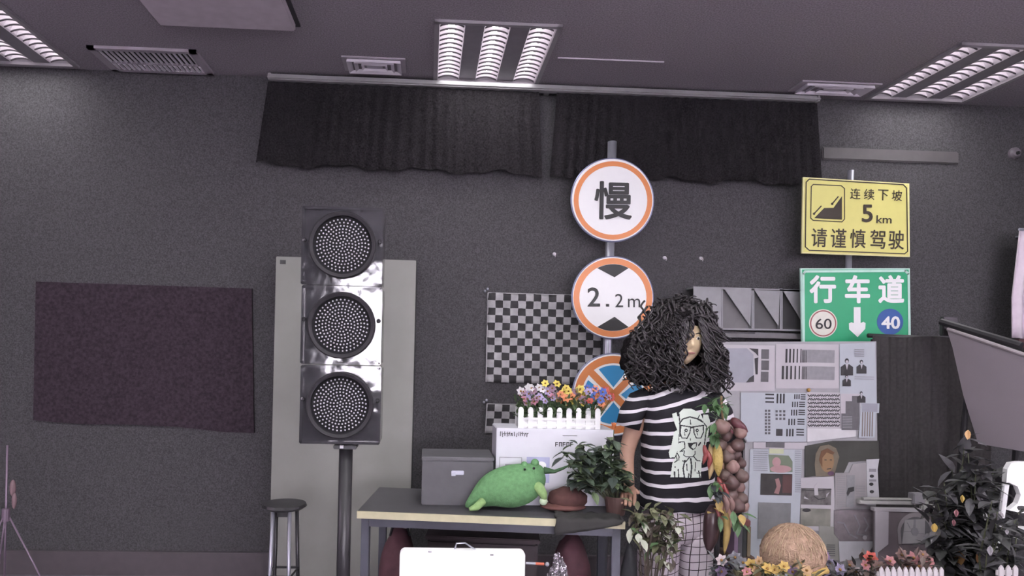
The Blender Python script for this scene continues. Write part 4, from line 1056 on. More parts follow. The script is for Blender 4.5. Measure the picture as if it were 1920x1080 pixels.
for i in range(190):
    a_ = R(rnd.uniform(5, 175)); rr_ = rnd.uniform(.15, 1); cx_ = 1272; p0 = P(cx_ + 60 * rr_ * math.cos(a_), 612 - 52 * rr_ * math.sin(a_), -.11 * (1 - rr_ ** 2) ** .5 - .0)
    if 1270 < p0.x * 0 + cx_ + 60 * rr_ * math.cos(a_) < 1308 and 612 - 52 * rr_ * math.sin(a_) > 590: continue
    p1 = p0 + Vector((rnd.uniform(-.02, .02) + .07 * math.cos(a_), rnd.uniform(-.02, .01), -.07 - .05 * rnd.random()))
    if 1268 < 1272 + 60 * rr_ * math.cos(a_) < 1306: p1 = p0 + Vector((.05 if rnd.random() < .3 else -.06, -.01, -.03))
    lock(p0, p1, .0042, .013, rnd.uniform(1.5, 3), rnd.uniform(0, 6))
for i in range(70):
    s_ = rnd.random() < .65; px_ = rnd.uniform(1172, 1250) if s_ else rnd.uniform(1312, 1350); py_ = rnd.uniform(610, 690)
    lock(P(px_, py_, rnd.uniform(-.12, -.05)), P(px_ + rnd.uniform(-8, 8), min(py_ + rnd.uniform(30, 60), 736), rnd.uniform(-.12, -.04)), .0048, .014, rnd.uniform(1.5, 3), rnd.uniform(0, 6))
for i in range(26): lock(P(rnd.uniform(1250, 1315), rnd.uniform(684, 694), -.05), P(rnd.uniform(1244, 1318), rnd.uniform(716, 736), -.125), .0058, .010, 2.5, rnd.uniform(0, 6))
hair.build('hair', [m_hair, m_hairb], per, smooth=True)

# ================================================================== newspaper board
yN = 3.5; NB = Sheet(yN)
m_pap = mat('newsprint', (184, 178, 184), .8, var=.05, vs=10); m_pap2 = mat('bluish_paper', (176, 180, 188), .8, var=.03); m_ink = mat('grey_ink', (98, 96, 100), .8, var=.1, vs=40); m_ink2 = mat('light_ink', (140, 138, 143), .8, var=.08, vs=40); m_bk = mat('black_ink', (55, 53, 56), .7)
tl, tr_, br, bl = (1352, 641), (1643, 638), (1648, 1110), (1392, 1110)
xl, xr = NB.p(1396, 900).x, NB.p(1644, 900).x
bt = thing('display_board', ((xl + xr) / 2, yN + .02, 0), 'pale grey upright display board covered in newspaper pages and printed test charts', 'board')
mb = MB(); zt3 = NB.p(1500, 640).z
NB.poly(mb, [(1352, 641), (1643, 640), (1645, 832), (1400, 832), (1352, 735)], 0, .02); mb.build('upper_panel', mat('board_grey', (158, 156, 160), .7), bt)
mb = MB(); mb.box(((xl + xr) / 2, yN + .012, (NB.p(1500, 832).z + .06) / 2), (xr - xl, .02, NB.p(1500, 832).z - .06)); mb.build('lower_panel', MATS['board_grey'], bt)
for x in (xl + .03, xr - .03):
    MB().box((x, yN + .035, zt3 / 2), (.03, .025, zt3 - .02)).box((x, yN + .03, .015), (.04, .4, .03)).build('foot', m_frame, bt)
def page(name, label, q, m, off=.003, cat='paper', group='papers pinned on the display board'):
    c_ = NB.p(sum(p[0] for p in q) / len(q), max(p[1] for p in q)); t = thing(name, (c_.x, yN - off, c_.z), label, cat)
    mb = MB(); NB.poly(mb, q, off, .0015); mb.build('paper_sheet', m, t); t['off'] = off; return t
def A(t, name, m, *ops):
    if len(ops) == 2 and name != 'veil':
        A(t, name, m, ops[0]); return A(t, name, m, ops[1])
    mb = MB(); off = t['off'] + .0012
    for o_ in ops:
        k = o_[0]
        if k == 'r': NB.rect(mb, *o_[1:5], off)
        elif k == 'p': NB.poly(mb, o_[1], off)
        elif k == 'c': NB.poly(mb, circ(o_[1], o_[2], o_[3] if len(o_) > 3 else None, 20), off)
        elif k == 'l': NB.line(mb, o_[1], o_[2], off)
        elif k == 'h':
            _, x0, y0, x1, y1, st_, w_ = o_; y = y0
            while y < y1: NB.rect(mb, x0, y, x1, y + w_, off); y += st_
        elif k == 'v':
            _, x0, y0, x1, y1, st_, w_ = o_; x = x0
            while x < x1: NB.rect(mb, x, y0, x + w_, y1, off); x += st_
    t['off'] = t['off'] + .0004
    return mb.build(name, m, t) if mb.v else None
m_gch = mat('grey_chart_blue', (150, 150, 160), .7)
p1 = page('test_chart', 'white sheet with a big grey octagon patch at the board top left', [(1354, 646), (1452, 648), (1452, 733), (1358, 733)], m_pap)
A(p1, 'grey_patch', m_gch, ('p', [(1361, 653), (1400, 653), (1412, 665), (1412, 708), (1404, 717), (1363, 717)]))
A(p1, 'dark_marks', m_bk, ('p', [(1346, 650), (1358, 651), (1360, 662), (1352, 668)]), ('p', [(1404, 653), (1421, 654), (1421, 668), (1416, 662)]), ('p', [(1414, 672), (1421, 670), (1420, 702), (1416, 702)]), ('p', [(1347, 683), (1356, 682), (1358, 694), (1350, 699)]), ('p', [(1405, 708), (1413, 703), (1413, 716), (1398, 717)]), ('p', [(1350, 722), (1360, 722), (1358, 733)]))
A(p1, 'grey_blocks', m_ink, ('r', 1427, 655, 1441, 673), ('r', 1427, 676, 1441, 694), ('r', 1426, 697, 1440, 716))
p2 = page('test_chart', 'wide sheet with two striped grey bars near the board top', [(1454, 645), (1572, 646), (1572, 728), (1454, 728)], m_pap)
A(p2, 'grey_bar', m_ink2, ('r', 1503, 656, 1564, 680)); A(p2, 'grey_bar', m_ink2, ('r', 1503, 687, 1564, 712))
A(p2, 'black_bars', m_bk, *[('r', 1472 + i * 7, 654, 1472 + i * 7 + 3.6 - i * .5, 680) for i in range(5)], *[('r', 1465 + i * 8, 686, 1465 + i * 8 + 4 - i * .5, 711) for i in range(5)], ('v', 1503, 657, 1512, 680, 2.4, 1), ('v', 1503, 688, 1512, 711, 2.4, 1))
p3 = page('newspaper_page', 'newspaper page with small pictures of dark-suited figures at the board top right', [(1574, 645), (1640, 642), (1643, 762), (1574, 762)], m_pap2)
def bust(cx_, cy_, s_, t):
    A(t, 'figure_picture', m_bk, ('c', (cx_, cy_ - 9 * s_), 3.6 * s_, 4.5 * s_), ('p', [(cx_ - 11 * s_, cy_ + 17 * s_), (cx_ - 11 * s_, cy_ + 2 * s_), (cx_ - 4 * s_, cy_ - 3 * s_), (cx_ + 4 * s_, cy_ - 3 * s_), (cx_ + 11 * s_, cy_ + 2 * s_), (cx_ + 11 * s_, cy_ + 17 * s_)]))
    A(t, 'figure_shirt', m_pap, ('p', [(cx_ - 2.5 * s_, cy_ - 3 * s_), (cx_ + 2.5 * s_, cy_ - 3 * s_), (cx_, cy_ + 7 * s_)]), ('c', (cx_, cy_ - 7.5 * s_), 2.2 * s_, 2.6 * s_))
bust(1587, 686, 1.05, p3); bust(1614, 686, .85, p3); bust(1586, 712, .7, p3); bust(1613, 743, .7, p3)
A(p3, 'headline', m_ink2, ('h', 1600, 655, 1618, 668, 4, 1.5), ('h', 1600, 706, 1636, 712, 4, 1))
p4 = page('test_chart', 'pale bluish resolution chart with groups of black bars at the centre left of the board', [(1388, 736), (1512, 737), (1511, 828), (1400, 828), (1388, 800)], m_pap2, .006)
A(p4, 'black_bars', m_bk, ('h', 1434, 738, 1450, 756, 7, 3), ('v', 1455, 738, 1472, 756, 6, 3), ('v', 1488, 739, 1497, 748, 4, 2), ('h', 1500, 739, 1509, 748, 4, 2), ('v', 1484, 753, 1494, 763, 4.4, 2), ('h', 1497, 753, 1508, 763, 4, 2), ('v', 1482, 768, 1492, 779, 4.6, 2.2), ('h', 1496, 768, 1508, 779, 4, 2), ('v', 1477, 785, 1490, 797, 5, 2.4), ('h', 1494, 785, 1507, 797, 4.4, 2.2), ('v', 1473, 804, 1487, 818, 5.4, 2.8), ('h', 1492, 804, 1506, 818, 5, 2.4), ('r', 1454, 804, 1466, 817))
A(p4, 'fine_marks', m_ink, *[('r', 1433 + 6 * (i % 2), 768 + 6 * (i // 2), 1437 + 6 * (i % 2), 772 + 6 * (i // 2)) for i in range(16)], *[('r', 1453 + 7 * (i % 3), 769 + 7 * (i // 3), 1457 + 7 * (i % 3), 773 + 7 * (i // 3)) for i in range(9)])
p4b = page('paper_strip', 'narrow strip with a dark bar below the bluish resolution chart', [(1412, 829), (1512, 830), (1512, 842), (1412, 840)], m_pap, .005)
A(p4b, 'dark_bar', m_ink, ('r', 1435, 829, 1470, 839))
p5 = page('test_chart', 'sheet with a dark chevron pattern at the centre of the board', [(1512, 735), (1574, 736), (1574, 804), (1512, 804)], m_pap, .006)
ops = []
for j in range(9):
    for i in range(9):
        x, y = 1513.5 + i * 6.6, 740 + j * 7; ops += [('l', [(x, y), (x + 3.3, y + 3), (x + 6.4, y)], 1.7)] if (i + j) % 2 == 0 else [('l', [(x, y + 3), (x + 3.3, y), (x + 6.4, y + 3)], 1.7)]
A(p5, 'chevrons', m_bk, *ops)
MB().ball(NB.p(1514, 731, .012), (.010, .008, .010), 14, 8).build('pin', mat('ochre_pin', (170, 128, 66), .4), p5, smooth=True)['label'] = 'ochre round pin'
p6 = page('printed_page', 'sheet of stepped grey blocks right of the chevron chart', [(1575, 738), (1612, 738), (1612, 806), (1575, 806)], m_pap, .007)
A(p6, 'grey_blocks', m_ink, ('p', [(1576, 775), (1584, 775), (1584, 752), (1596, 752), (1596, 742), (1610, 742), (1610, 806), (1576, 806)]))
A(p6, 'text_lines', m_ink2, ('h', 1578, 780, 1596, 804, 3, 1.2))
p7 = page('printed_page', 'sheet of thin upright brownish stripes at the lower right of the board top', [(1613, 755), (1647, 756), (1646, 774), (1640, 774), (1638, 820), (1608, 820)], m_pap2, .009)
A(p7, 'stripes', mat('brown_grey_ink', (128, 116, 112), .8), ('v', 1614, 772, 1636, 818, 4.6, 2)); A(p7, 'block', m_gch, ('r', 1614, 756, 1643, 772))
p8 = page('paper_strip', 'long white blank strip under the chevron chart', [(1512, 803), (1603, 804), (1603, 818), (1512, 828)], mat('clean_paper', (205, 202, 206), .8), .008)
# lower pages
p9 = page('newspaper_page', 'tall newspaper page with pink and dark pictures at the lower left of the board', [(1406, 842), (1503, 843), (1498, 985), (1494, 1100), (1398, 1100)], m_pap2, .004)
A(p9, 'picture', mat('photo_green', (112, 122, 104), .7), ('p', [(1440, 852), (1478, 854), (1485, 865), (1485, 885), (1443, 885)])); A(p9, 'picture_figure', mat('photo_pink', (172, 135, 138), .7), ('c', (1455, 866), 8, 9), ('c', (1463, 879), 20, 7))
A(p9, 'picture', mat('photo_dark', (58, 54, 54), .7, var=.2, vs=20), ('r', 1425, 888, 1484, 928)); A(p9, 'picture_figure', mat('photo_rose', (150, 112, 112), .7), ('p', [(1452, 898), (1459, 896), (1463, 910), (1459, 926), (1450, 924), (1455, 912)])); A(p9, 'picture_block', mat('photo_maroon', (88, 60, 60), .7), ('r', 1466, 890, 1483, 924))
A(p9, 'picture', mat('photo_grey', (122, 122, 124), .7, var=.15, vs=14), ('r', 1420, 942, 1481, 1010)); A(p9, 'headline', mat('pale_lime', (188, 192, 160), .7), ('r', 1441, 841, 1468, 850))
A(p9, 'text_lines', m_ink2, ('h', 1411, 845, 1438, 884, 4, 1), ('h', 1489, 845, 1500, 925, 4, 1))
p10 = page('newspaper_photo', 'dark colour portrait of a veiled head on the lower right of the board', [(1508, 836), (1560, 826), (1646, 826), (1647, 862), (1590, 866), (1580, 888), (1508, 894)], mat('portrait_dark', (62, 62, 58), .7, var=.25, vs=8), .007, 'picture')
A(p10, 'veil', mat('portrait_veil', (112, 102, 88), .7, var=.15, vs=20), ('p', [(1528, 850), (1536, 836), (1552, 833), (1566, 840), (1572, 856), (1562, 892), (1528, 893), (1526, 870)])); A(p10, 'face', mat('portrait_face', (142, 112, 82), .7), ('c', (1549, 864), 13, 21)); A(p10, 'hair', mat('portrait_hair', (104, 72, 50), .7), ('p', [(1534, 862), (1538, 845), (1550, 840), (1563, 848), (1560, 852), (1548, 848), (1540, 858), (1540, 876)]))
A(p10, 'face_features', m_bk, ('r', 1544, 861, 1548, 862.6), ('r', 1554, 861, 1558, 862.6), ('l', [(1549, 879), (1556, 878)], 1.6)); A(p10, 'shadowed_side', mat('portrait_purple', (92, 66, 92), .7), ('c', (1556, 887), 6, 4))
p11 = page('newspaper_page', 'newspaper page with two grey landscape pictures under the dark portrait', [(1500, 896), (1562, 893), (1566, 955), (1564, 1000), (1500, 990)], m_pap, .005)
A(p11, 'picture', mat('photo_mid', (102, 98, 98), .7, var=.45, vs=30), ('r', 1501, 915, 1557, 946)); A(p11, 'picture', mat('photo_hill', (132, 130, 122), .7, var=.3, vs=12), ('r', 1500, 953, 1556, 986)); A(p11, 'picture_detail', m_bk, ('l', [(1503, 918), (1530, 920), (1557, 917)], 1.6), ('l', [(1525, 930), (1533, 936), (1545, 934)], 1.6), ('c', (1511, 956), 8, 3.5))
A(p11, 'picture_highlight', m_pap, ('p', [(1525, 912), (1531, 905), (1533, 928), (1526, 928)]), ('p', [(1548, 926), (1554, 922), (1548, 932)]), ('p', [(1507, 930), (1516, 936), (1506, 934)]))
p12 = page('newspaper_page', 'torn grey newspaper page with faint purple print at the lower right of the board', [(1564, 886), (1590, 886), (1597, 870), (1624, 866), (1624, 950), (1564, 955)], mat('newsprint_grey', (152, 146, 150), .8, var=.08, vs=14), .009)
A(p12, 'picture', m_ink2, ('r', 1585, 890, 1600, 950)); A(p12, 'picture_figure', m_bk, ('p', [(1588, 914), (1599, 912), (1599, 920), (1592, 922), (1587, 930), (1585, 924)])); A(p12, 'text_lines', m_ink2, ('h', 1567, 892, 1583, 950, 4, 1), ('h', 1603, 910, 1620, 948, 5, 1))
p13 = page('paper_strip', 'upright paper strip with a row of dark dots at the right edge of the board', [(1622, 861), (1646, 860), (1643, 880), (1646, 935), (1624, 936)], mat('clean_paper2', (186, 184, 190), .8), .011)
A(p13, 'dots', m_bk, ('c', (1632, 892), 4, 3), ('c', (1631, 907), 4, 3), ('c', (1632, 921), 4, 3)); A(p13, 'dot_field', m_ink2, ('r', 1627, 878, 1640, 884), ('r', 1627, 898, 1640, 902))
p14 = page('newspaper_page', 'newspaper page with a faded purple-grey picture at the foot of the board', [(1562, 956), (1640, 953), (1642, 1014), (1575, 1016), (1562, 1000)], mat('faded_page', (128, 118, 124), .8, var=.22, vs=24), .010)
A(p14, 'swirls', m_ink2, ('l', [(1568, 978), (1580, 980), (1590, 1000), (1605, 1008)], 3), ('l', [(1600, 965), (1610, 985), (1604, 1000), (1624, 1004)], 2.5), ('l', [(1618, 970), (1626, 985), (1620, 995)], 2.5)); A(p14, 'highlight', m_pap, ('c', (1619, 1007), 4))
p15 = page('paper_sheet', 'blank whitish sheet curling at the bottom of the board', [(1570, 1014), (1642, 1014), (1620, 1042), (1572, 1052)], mat('clean_paper3', (190, 188, 195), .8), .012)
p16 = page('test_chart', 'small sheet of fine horizontal black lines beside the straw dome', [(1534, 985), (1572, 988), (1572, 1050), (1536, 1048)], mat('chart_grey', (150, 148, 144), .8), .008)
A(p16, 'black_lines', m_ink, ('h', 1548, 1020, 1564, 1044, 4, 1.6))
# second low frame on the right
yF2 = 3.42; SF = Sheet(yF2)
l0, r0 = SF.p(1642, 956), SF.p(1750, 960)
ft = thing('picture_frame', ((l0.x + r0.x) / 2, yF2, 0), 'low pale framed panel with a print of an arched window, right of the display board', 'frame')
mb = MB(); SF.poly(mb, [(1640, 956), (1746, 958), (1746, 1110), (1640, 1110)], 0, .015); mb.build('panel', mat('frame_backing', (112, 102, 106), .7, var=.15, vs=12), ft)
mb = MB(); SF.poly(mb, [(1638, 952), (1726, 954), (1726, 960), (1638, 958)], .006, .03); SF.poly(mb, [(1640, 958), (1665, 959), (1664, 1020), (1645, 1035), (1640, 1110)], .006, .01); mb.build('frame_edge', m_pap, ft)
mb = MB(); SF.poly(mb, circ((1716, 995), 34, 34, n=26, a0=180, a1=360) + [(1742, 1020), (1684, 1020)], .003); mb.build('arch', mat('arch_pale', (150, 142, 146), .7), ft)
mb = MB(); SF.poly(mb, circ((1716, 997), 28, 28, n=26, a0=180, a1=360) + [(1740, 1020), (1690, 1020)], .0045); mb.build('arch_shadow', m_ink, ft)
mb = MB(); SF.poly(mb, [(1695, 974), (1733, 973), (1732, 1018), (1690, 1019)], .006); mb.build('window_picture', mat('window_pic', (166, 162, 165), .6), ft)
mb = MB(); SF.line(mb, [(1714, 975), (1713, 988)], 4, .0075); SF.poly(mb, [(1708, 990), (1718, 990), (1721, 997), (1717, 1004), (1710, 1003), (1706, 996)], .0075); SF.line(mb, [(1694, 996), (1706, 996)], 1, .0075); SF.line(mb, [(1720, 1000), (1731, 1000)], 1, .0075); SF.line(mb, [(1700, 980), (1705, 990)], 1, .0075); mb.build('window_cross', m_ink2, ft)
a, b = W(1608, 940, 3.45), W(1738, 942, 3.45)
t = thing('metal_rail', a, 'pale grey horizontal rail with a square end block lying above the low framed panel', 'rail')
MB().box((a + b) / 2 + Vector((0, 0, .0)), ((b - a).x, .03, .022), bev=.003).build('rail', mat('rail_pale', (172, 170, 168), .5), t)
MB().box((a + b) / 2 + Vector((0, -.01, .018)), ((b - a).x * .9, .02, .008)).build('upper_rail', MATS['rail_pale'], t)
q = W(1718, 934, 3.44); MB().box(q, (.06, .05, .055), bev=.004).build('end_block', m_tray, t); q = W(1738, 951, 3.43); MB().box(q, (.07, .03, .03), bev=.006).build('clamp', MATS['rail_pale'], t)

# ---- black cloth backdrop and grey slab
yB = 3.66; SB = Sheet(yB); mb = MB(); vs = []; n, m = 60, 20
for j in range(m + 1):
    for i in range(n + 1):
        u, v = i / n, j / m; px = 1636 + (1862 - 1636) * u; py = (629 + 8 * u + 2 * math.sin(u * 9)) * (1 - v) + 1120 * v
        q = SB.p(px, py); q.y += .012 * math.sin(u * 38 + math.sin(v * 3)) * (.3 + v) + .006 * math.sin(u * 90); vs.append(q)
fs = [(j * (n + 1) + i, j * (n + 1) + i + 1, (j + 1) * (n + 1) + i + 1, (j + 1) * (n + 1) + i) for j in range(m) for i in range(n)]
t = thing('backdrop_stand', (SB.p(1750, 800).x, yB, 0), 'black cloth backdrop hung on a crossbar right of the newspaper board', 'backdrop')
zlow = min(v.z for v in vs)
o = mb.add(vs, fs).build('cloth', mat('backdrop_cloth', (66, 63, 64), .95, var=.16, vs=60, spec=.1), t, smooth=True)
MB().tube([SB.p(1634, 629, -.03), SB.p(1864, 638, -.03)], .012, 10).build('crossbar', m_dark, t, smooth=True)
for px in (1645, 1850):
    q = SB.p(px, 636, -.035); MB().tube([q, (q.x, q.y, .02)], .012, 10).box((q.x, q.y, .012), (.05, .3, .024)).build('upright', m_dark, t)
A1 = W(1775, 617, 3.5); B1 = W(1935, 671, 3.12); B2 = W(1935, 862, 3.12); A2 = W(1834, 832, 3.45); A3 = W(1806, 740, 3.48); A4 = W(1800, 648, 3.5)
t = thing('leaning_panel', ((A1 + B1) / 2).xy.to_3d(), 'large pale grey tilted panel leaning at the right edge above the dark plants', 'panel')
nrm = (B1 - A1).cross(A2 - A1).normalized(); nrm = nrm if nrm.y > 0 else -nrm
pr = lambda p_: p_ - nrm * (p_ - A1).dot(nrm)
MB().prism([pr(v) for v in (A1, B1, B2, A2, A3, A4)], nrm * .03).build('panel', mat('slab_grey', (160, 150, 158), .6, var=.05, vs=3), t)
MB().tube([pr(A1) + Vector((0, -.008, 0)), pr(B1) + Vector((0, -.008, 0))], .010, 8).build('light_edge', mat('slab_edge', (165, 155, 160), .5), t)
q0 = W(1764, 603, 3.53); q1 = W(1915, 648, 3.2)
MB().tube([q0, q1], .018, 8).box(W(1778, 612, 3.53), (.08, .03, .10), bev=.005).build('dark_clamp', m_dark, t)
a = pr(A2); MB().tube([(a.x + .25, a.y + .12, 0), pr((A2 + B2) / 2) + nrm * .04], .014, 8).tube([(a.x + .05, a.y + .25, 0), pr((A1 + A2) / 2) + nrm * .04], .014, 8).build('easel_leg', m_dark, t)
# pinkish white hanging cloth at the far right
a = W(1898, 440, 3.9); mb = MB(); vs = []; n = 30
for j in range(9):
    for i in range(n + 1):
        u, v = i / n, j / 8; q = W(1913 - 15 * min(1, v * 1.6) + 75 * u, 430 + 203 * v + 8 * u, 3.9); q.y += .02 * math.sin(u * 30); vs.append(q)
fs = [(j * (n + 1) + i, j * (n + 1) + i + 1, (j + 1) * (n + 1) + i + 1, (j + 1) * (n + 1) + i) for j in range(8) for i in range(n)]
t = thing('hanging_towel', (vs[0].x, 3.9, vs[-1].z), 'pinkish white cloth hanging at the far right edge of the photo', 'towel')
o = mb.add(vs, fs).build('cloth', mat('pink_white_cloth', (238, 222, 236), .9), t, smooth=True); md = o.modifiers.new('t', 'SOLIDIFY'); md.thickness = .004
q = W(1911, 430, 3.9); MB().tube([q + Vector((0, 0, .0)), q + Vector((.24, 0, -.005))], .008, 8).tube([q + Vector((.2, 0, 0)), (q.x + .2, WALL, q.z)], .006, 8).build('hanger_bar', m_chrome, t)
q = W(1922, 644, 3.9); MB().box(q, (.1, .03, .05)).build('dark_red_band', mat('dark_red', (92, 62, 68), .8), t)

# ---- garland of artificial vegetables
yG = 2.74; rnd = random.Random(31)
def Gp(px, py, dy=0): return W(px, py, yG) + Vector((0, dy, 0))
gp = Gp(1368, 745)
gt = thing('vegetable_garland', (gp.x, yG + .09, 0), 'bunch of artificial onions, peppers and corn strung on a pole beside the person', 'garland')
MB().tube([(gp.x, yG + .09, .02), gp + Vector((0, .09, 0))], .012, 10).lathe((gp.x, yG + .09, 0), [(.001, 0), (.07, 0), (.07, .015), (.001, .02)], 24).build('pole', m_dark, gt)
MB().tube([gp + Vector((0, .08, 0)), Gp(1366, 800, .05), Gp(1370, 880, .05), Gp(1372, 960, .05)], .005, 6).build('cord', mat('jute', (130, 105, 80), .9), gt)
m_on = [mat('onion_brown', (98, 78, 74), .45, var=.2, vs=25), mat('onion_dark', (90, 68, 66), .45, var=.2, vs=25), mat('onion_pink', (132, 104, 98), .45, var=.15, vs=25)]
def bulb(p, r_, m, name='onion', tilt=None):
    rm = Matrix.Rotation(rnd.uniform(-.9, .9), 3, 'Y') @ Matrix.Rotation(rnd.uniform(-.6, .6), 3, 'X')
    def fn(d): return 1 + (.35 * max(0, d.z - .75) * 4 if d.z > .75 else 0) - .08 * (d.z < -.9)
    return MB().ball(p, (r_, r_ * .95, r_ * .95), 16, 12, fn=fn, rm=rm).build(name, m, gt, smooth=True)
for px, py, r_, k in ((1352, 800, 14, 2), (1366, 818, 12, 1), (1382, 835, 13, 1), (1356, 836, 13, 0), (1366, 858, 14, 0), (1386, 856, 13, 1), (1396, 872, 11, 1), (1374, 876, 13, 2), (1390, 893, 13, 0), (1362, 892, 12, 0), (1374, 906, 14, 1), (1358, 916, 12, 0), (1392, 916, 12, 2), (1376, 930, 14, 0), (1394, 938, 13, 0), (1384, 950, 13, 1), (1398, 953, 10, 2), (1364, 935, 12, 0), (1388, 812, 12, 2), (1372, 844, 11, 2)):
    bulb(Gp(px, py, rnd.uniform(-.02, .04)), r_ / S(yG), m_on[k])
def pod(p0, p1, r_, m, name, bend=.01):
    mid = (p0 + p1) / 2 + Vector((bend, 0, 0)); pts_ = [p0.lerp(mid, t_ / 4) if t_ <= 4 else mid.lerp(p1, (t_ - 4) / 4) for t_ in range(9)]
    k = [.35, .75, .95, 1, 1, .95, .8, .5, .12]; return MB().tube(pts_, [r_ * v for v in k], 12).build(name, m, gt, smooth=True)
m_corn = mat('corn_yellow', (186, 160, 92), .5, var=.12, vs=60, bump=.5, bs=160); m_ch = mat('chili_red', (138, 66, 64), .35, var=.1); m_mr = mat('maroon_pepper', (98, 56, 62), .35); m_eg = mat('eggplant', (66, 48, 50), .3); m_gl = mat('garland_leaf', (86, 118, 78), .5, var=.25, vs=30); m_yl = mat('yellow_leaf', (176, 150, 92), .6, var=.2, vs=30)
pod(Gp(1345, 832), Gp(1347, 893), .020, m_corn, 'corn_cob', .0); pod(Gp(1336, 834, .02), Gp(1334, 900, .02), .014, mat('corn_husk', (178, 152, 112), .7), 'husk')
pod(Gp(1362, 955, .01), Gp(1360, 1040, .01), .014, m_yl, 'corn_cob'); pod(Gp(1372, 785), Gp(1402, 810), .020, m_mr, 'pepper', -.005); pod(Gp(1368, 790, .02), Gp(1375, 818, .02), .018, m_mr, 'pepper')
for a_, b_ in (((1322, 835), (1320, 872)), ((1328, 845), (1330, 880)), ((1348, 895), (1352, 930)), ((1345, 955), (1348, 995)), ((1358, 905), (1362, 948))): pod(Gp(*a_, .01), Gp(*b_, .01), .010, m_ch, 'chili_pepper')
pod(Gp(1342, 950, .03), Gp(1334, 1042, .03), .034, m_eg, 'eggplant', .004)
for k in range(2): pod(Gp(1352 + k * 9, 925, -.02), Gp(1358 + k * 10, 960, -.02), .011, m_on[2], 'garlic')
mb = MB()
for i in range(46):
    px, py = rnd.choice(((1335, 755), (1345, 770), (1350, 785), (1340, 800), (1325, 765), (1340, 815), (1352, 760)))
    mb.leaf(Gp(px + rnd.uniform(-8, 8), py + rnd.uniform(-8, 8), rnd.uniform(-.03, .02)), (rnd.uniform(-1, 1), rnd.uniform(-1, .3), rnd.uniform(-1, .8)), .055, .022)
for px, py in ((1368, 955), (1376, 965), (1384, 960), (1378, 975), (1335, 900), (1328, 905), (1342, 965)):
    for k in range(2): mb.leaf(Gp(px, py, -.03), (rnd.uniform(-.6, .6), -.4, rnd.uniform(-1, .2)), .06, .026)
mb.build('green_leaves', m_gl, gt)
mb = MB()
for px, py in ((1334, 925), (1338, 940), (1330, 948), (1342, 932), (1380, 960), (1330, 958)):
    mb.leaf(Gp(px, py, -.04), (rnd.uniform(-1, 1), -.5, rnd.uniform(-1, 1)), .05, .03)
mb.build('yellow_leaves', m_yl, gt)
mb = MB()
for i in range(9): mb.leaf(Gp(1320 + i * 2.5, 905 + (i % 3) * 6, -.045), (rnd.uniform(-1, 1), -.5, rnd.uniform(-.6, .4)), .06, .022)
mb.build('dark_leaves', mat('slate_leaf', (58, 62, 66), .5), gt)

# books and crate behind
yK = 3.22; a, b = W(1376, 1044, yK), W(1412, 1044, yK)
t = thing('wooden_crate', ((a.x + b.x) / 2, yK + .08, 0), 'low brown crate carrying a few upright books below the garland', 'crate')
MB().box(((a.x + b.x) / 2, yK + .08, a.z / 2), (b.x - a.x + .02, .16, a.z - .002), bev=.003).build('body', mat('crate_wood', (104, 84, 76), .7), t)
MB().box(((a.x + b.x) / 2, yK - .002, a.z - .03), (b.x - a.x, .006, .02)).build('slat', mat('crate_slat', (124, 100, 90), .7), t)
for i, (px, w_, rgb, l) in enumerate(((1380, 8, (140, 118, 142), 'thin mauve'), (1388, 8, (92, 90, 94), 'dark grey'), (1396, 8, (52, 54, 54), 'black'), (1404, 7, (126, 112, 88), 'olive brown'))):
    c_ = W(px, 1043, yK); z1 = W(px, 988, yK).z; w2 = w_ / S(yK) - .001
    t = thing('book', (c_.x, yK + .05, c_.z), l + ' book standing upright on the low crate below the garland', 'book', 'upright books on the low crate')
    m = mat('book_%d' % i, rgb, .6); zz = a.z
    MB().box((c_.x, yK + .004, (zz + z1) / 2), (w2, .006, z1 - zz)).box((c_.x - w2 / 2 + .0015, yK + .06, (zz + z1) / 2), (.002, .11, z1 - zz)).box((c_.x + w2 / 2 - .0015, yK + .06, (zz + z1) / 2), (.002, .11, z1 - zz)).build('cover', m, t)
    MB().box((c_.x, yK + .06, (zz + z1) / 2), (w2 - .005, .1, z1 - zz - .006)).build('pages', m_pap, t)
c_ = W(1391, 976, yK + .02); z1 = W(1391, 988, yK).z
tag(MB().box((c_.x, yK + .05, z1 + .016), (.075, .09, .03), bev=.004).build('red_box', mat('dull_red_box', (124, 76, 74), .6)), 'small dull red box lying on top of the upright books', 'box')

# ---- straw dome and flowers at the bottom
yS = 2.7; c_ = W(1486, 1040, yS); r_ = 59 / S(yS)
t = thing('straw_hat', (c_.x, yS, c_.z - r_ * .9), 'round tan straw hat shape rising at the bottom centre right, before the newspaper board', 'hat')
m_st = mat('straw', (172, 142, 122), .85, var=.2, vs=45, bump=.6, bs=120)
rs = []; n, m = 60, 26
for i in range(m + 1):
    th = PI * .62 * max(i / m, .01); ring = []
    for j in range(n):
        a_ = 2 * PI * j / n; k = 1 + .018 * math.sin(j * 2.1 + i * .3) + .01 * math.sin(i * 2.4)
        ring.append(c_ + Vector((math.sin(th) * math.cos(a_) * r_ * k, math.sin(th) * math.sin(a_) * r_ * .9 * k, math.cos(th) * r_ * 1.0 * k)))
    rs.append(ring)
MB().rings(rs).build('crown', m_st, t, smooth=True)
mb = MB(); rnd = random.Random(41)
for i in range(150):
    a_ = rnd.uniform(PI, 2 * PI); th = rnd.uniform(.1, 1.4); d = Vector((math.sin(th) * math.cos(a_), math.sin(th) * math.sin(a_) * .9, math.cos(th)))
    p_ = c_ + d * r_ * 1.0; tg = Vector((math.cos(th) * math.cos(a_), math.cos(th) * math.sin(a_), -math.sin(th))); mb.tube([p_, p_ + tg * .012 + d * .004, p_ + tg * .03], [.0018, .0016, .0008], 4)
mb.build('straw_strands', mat('straw_pale', (184, 158, 132), .85), t)
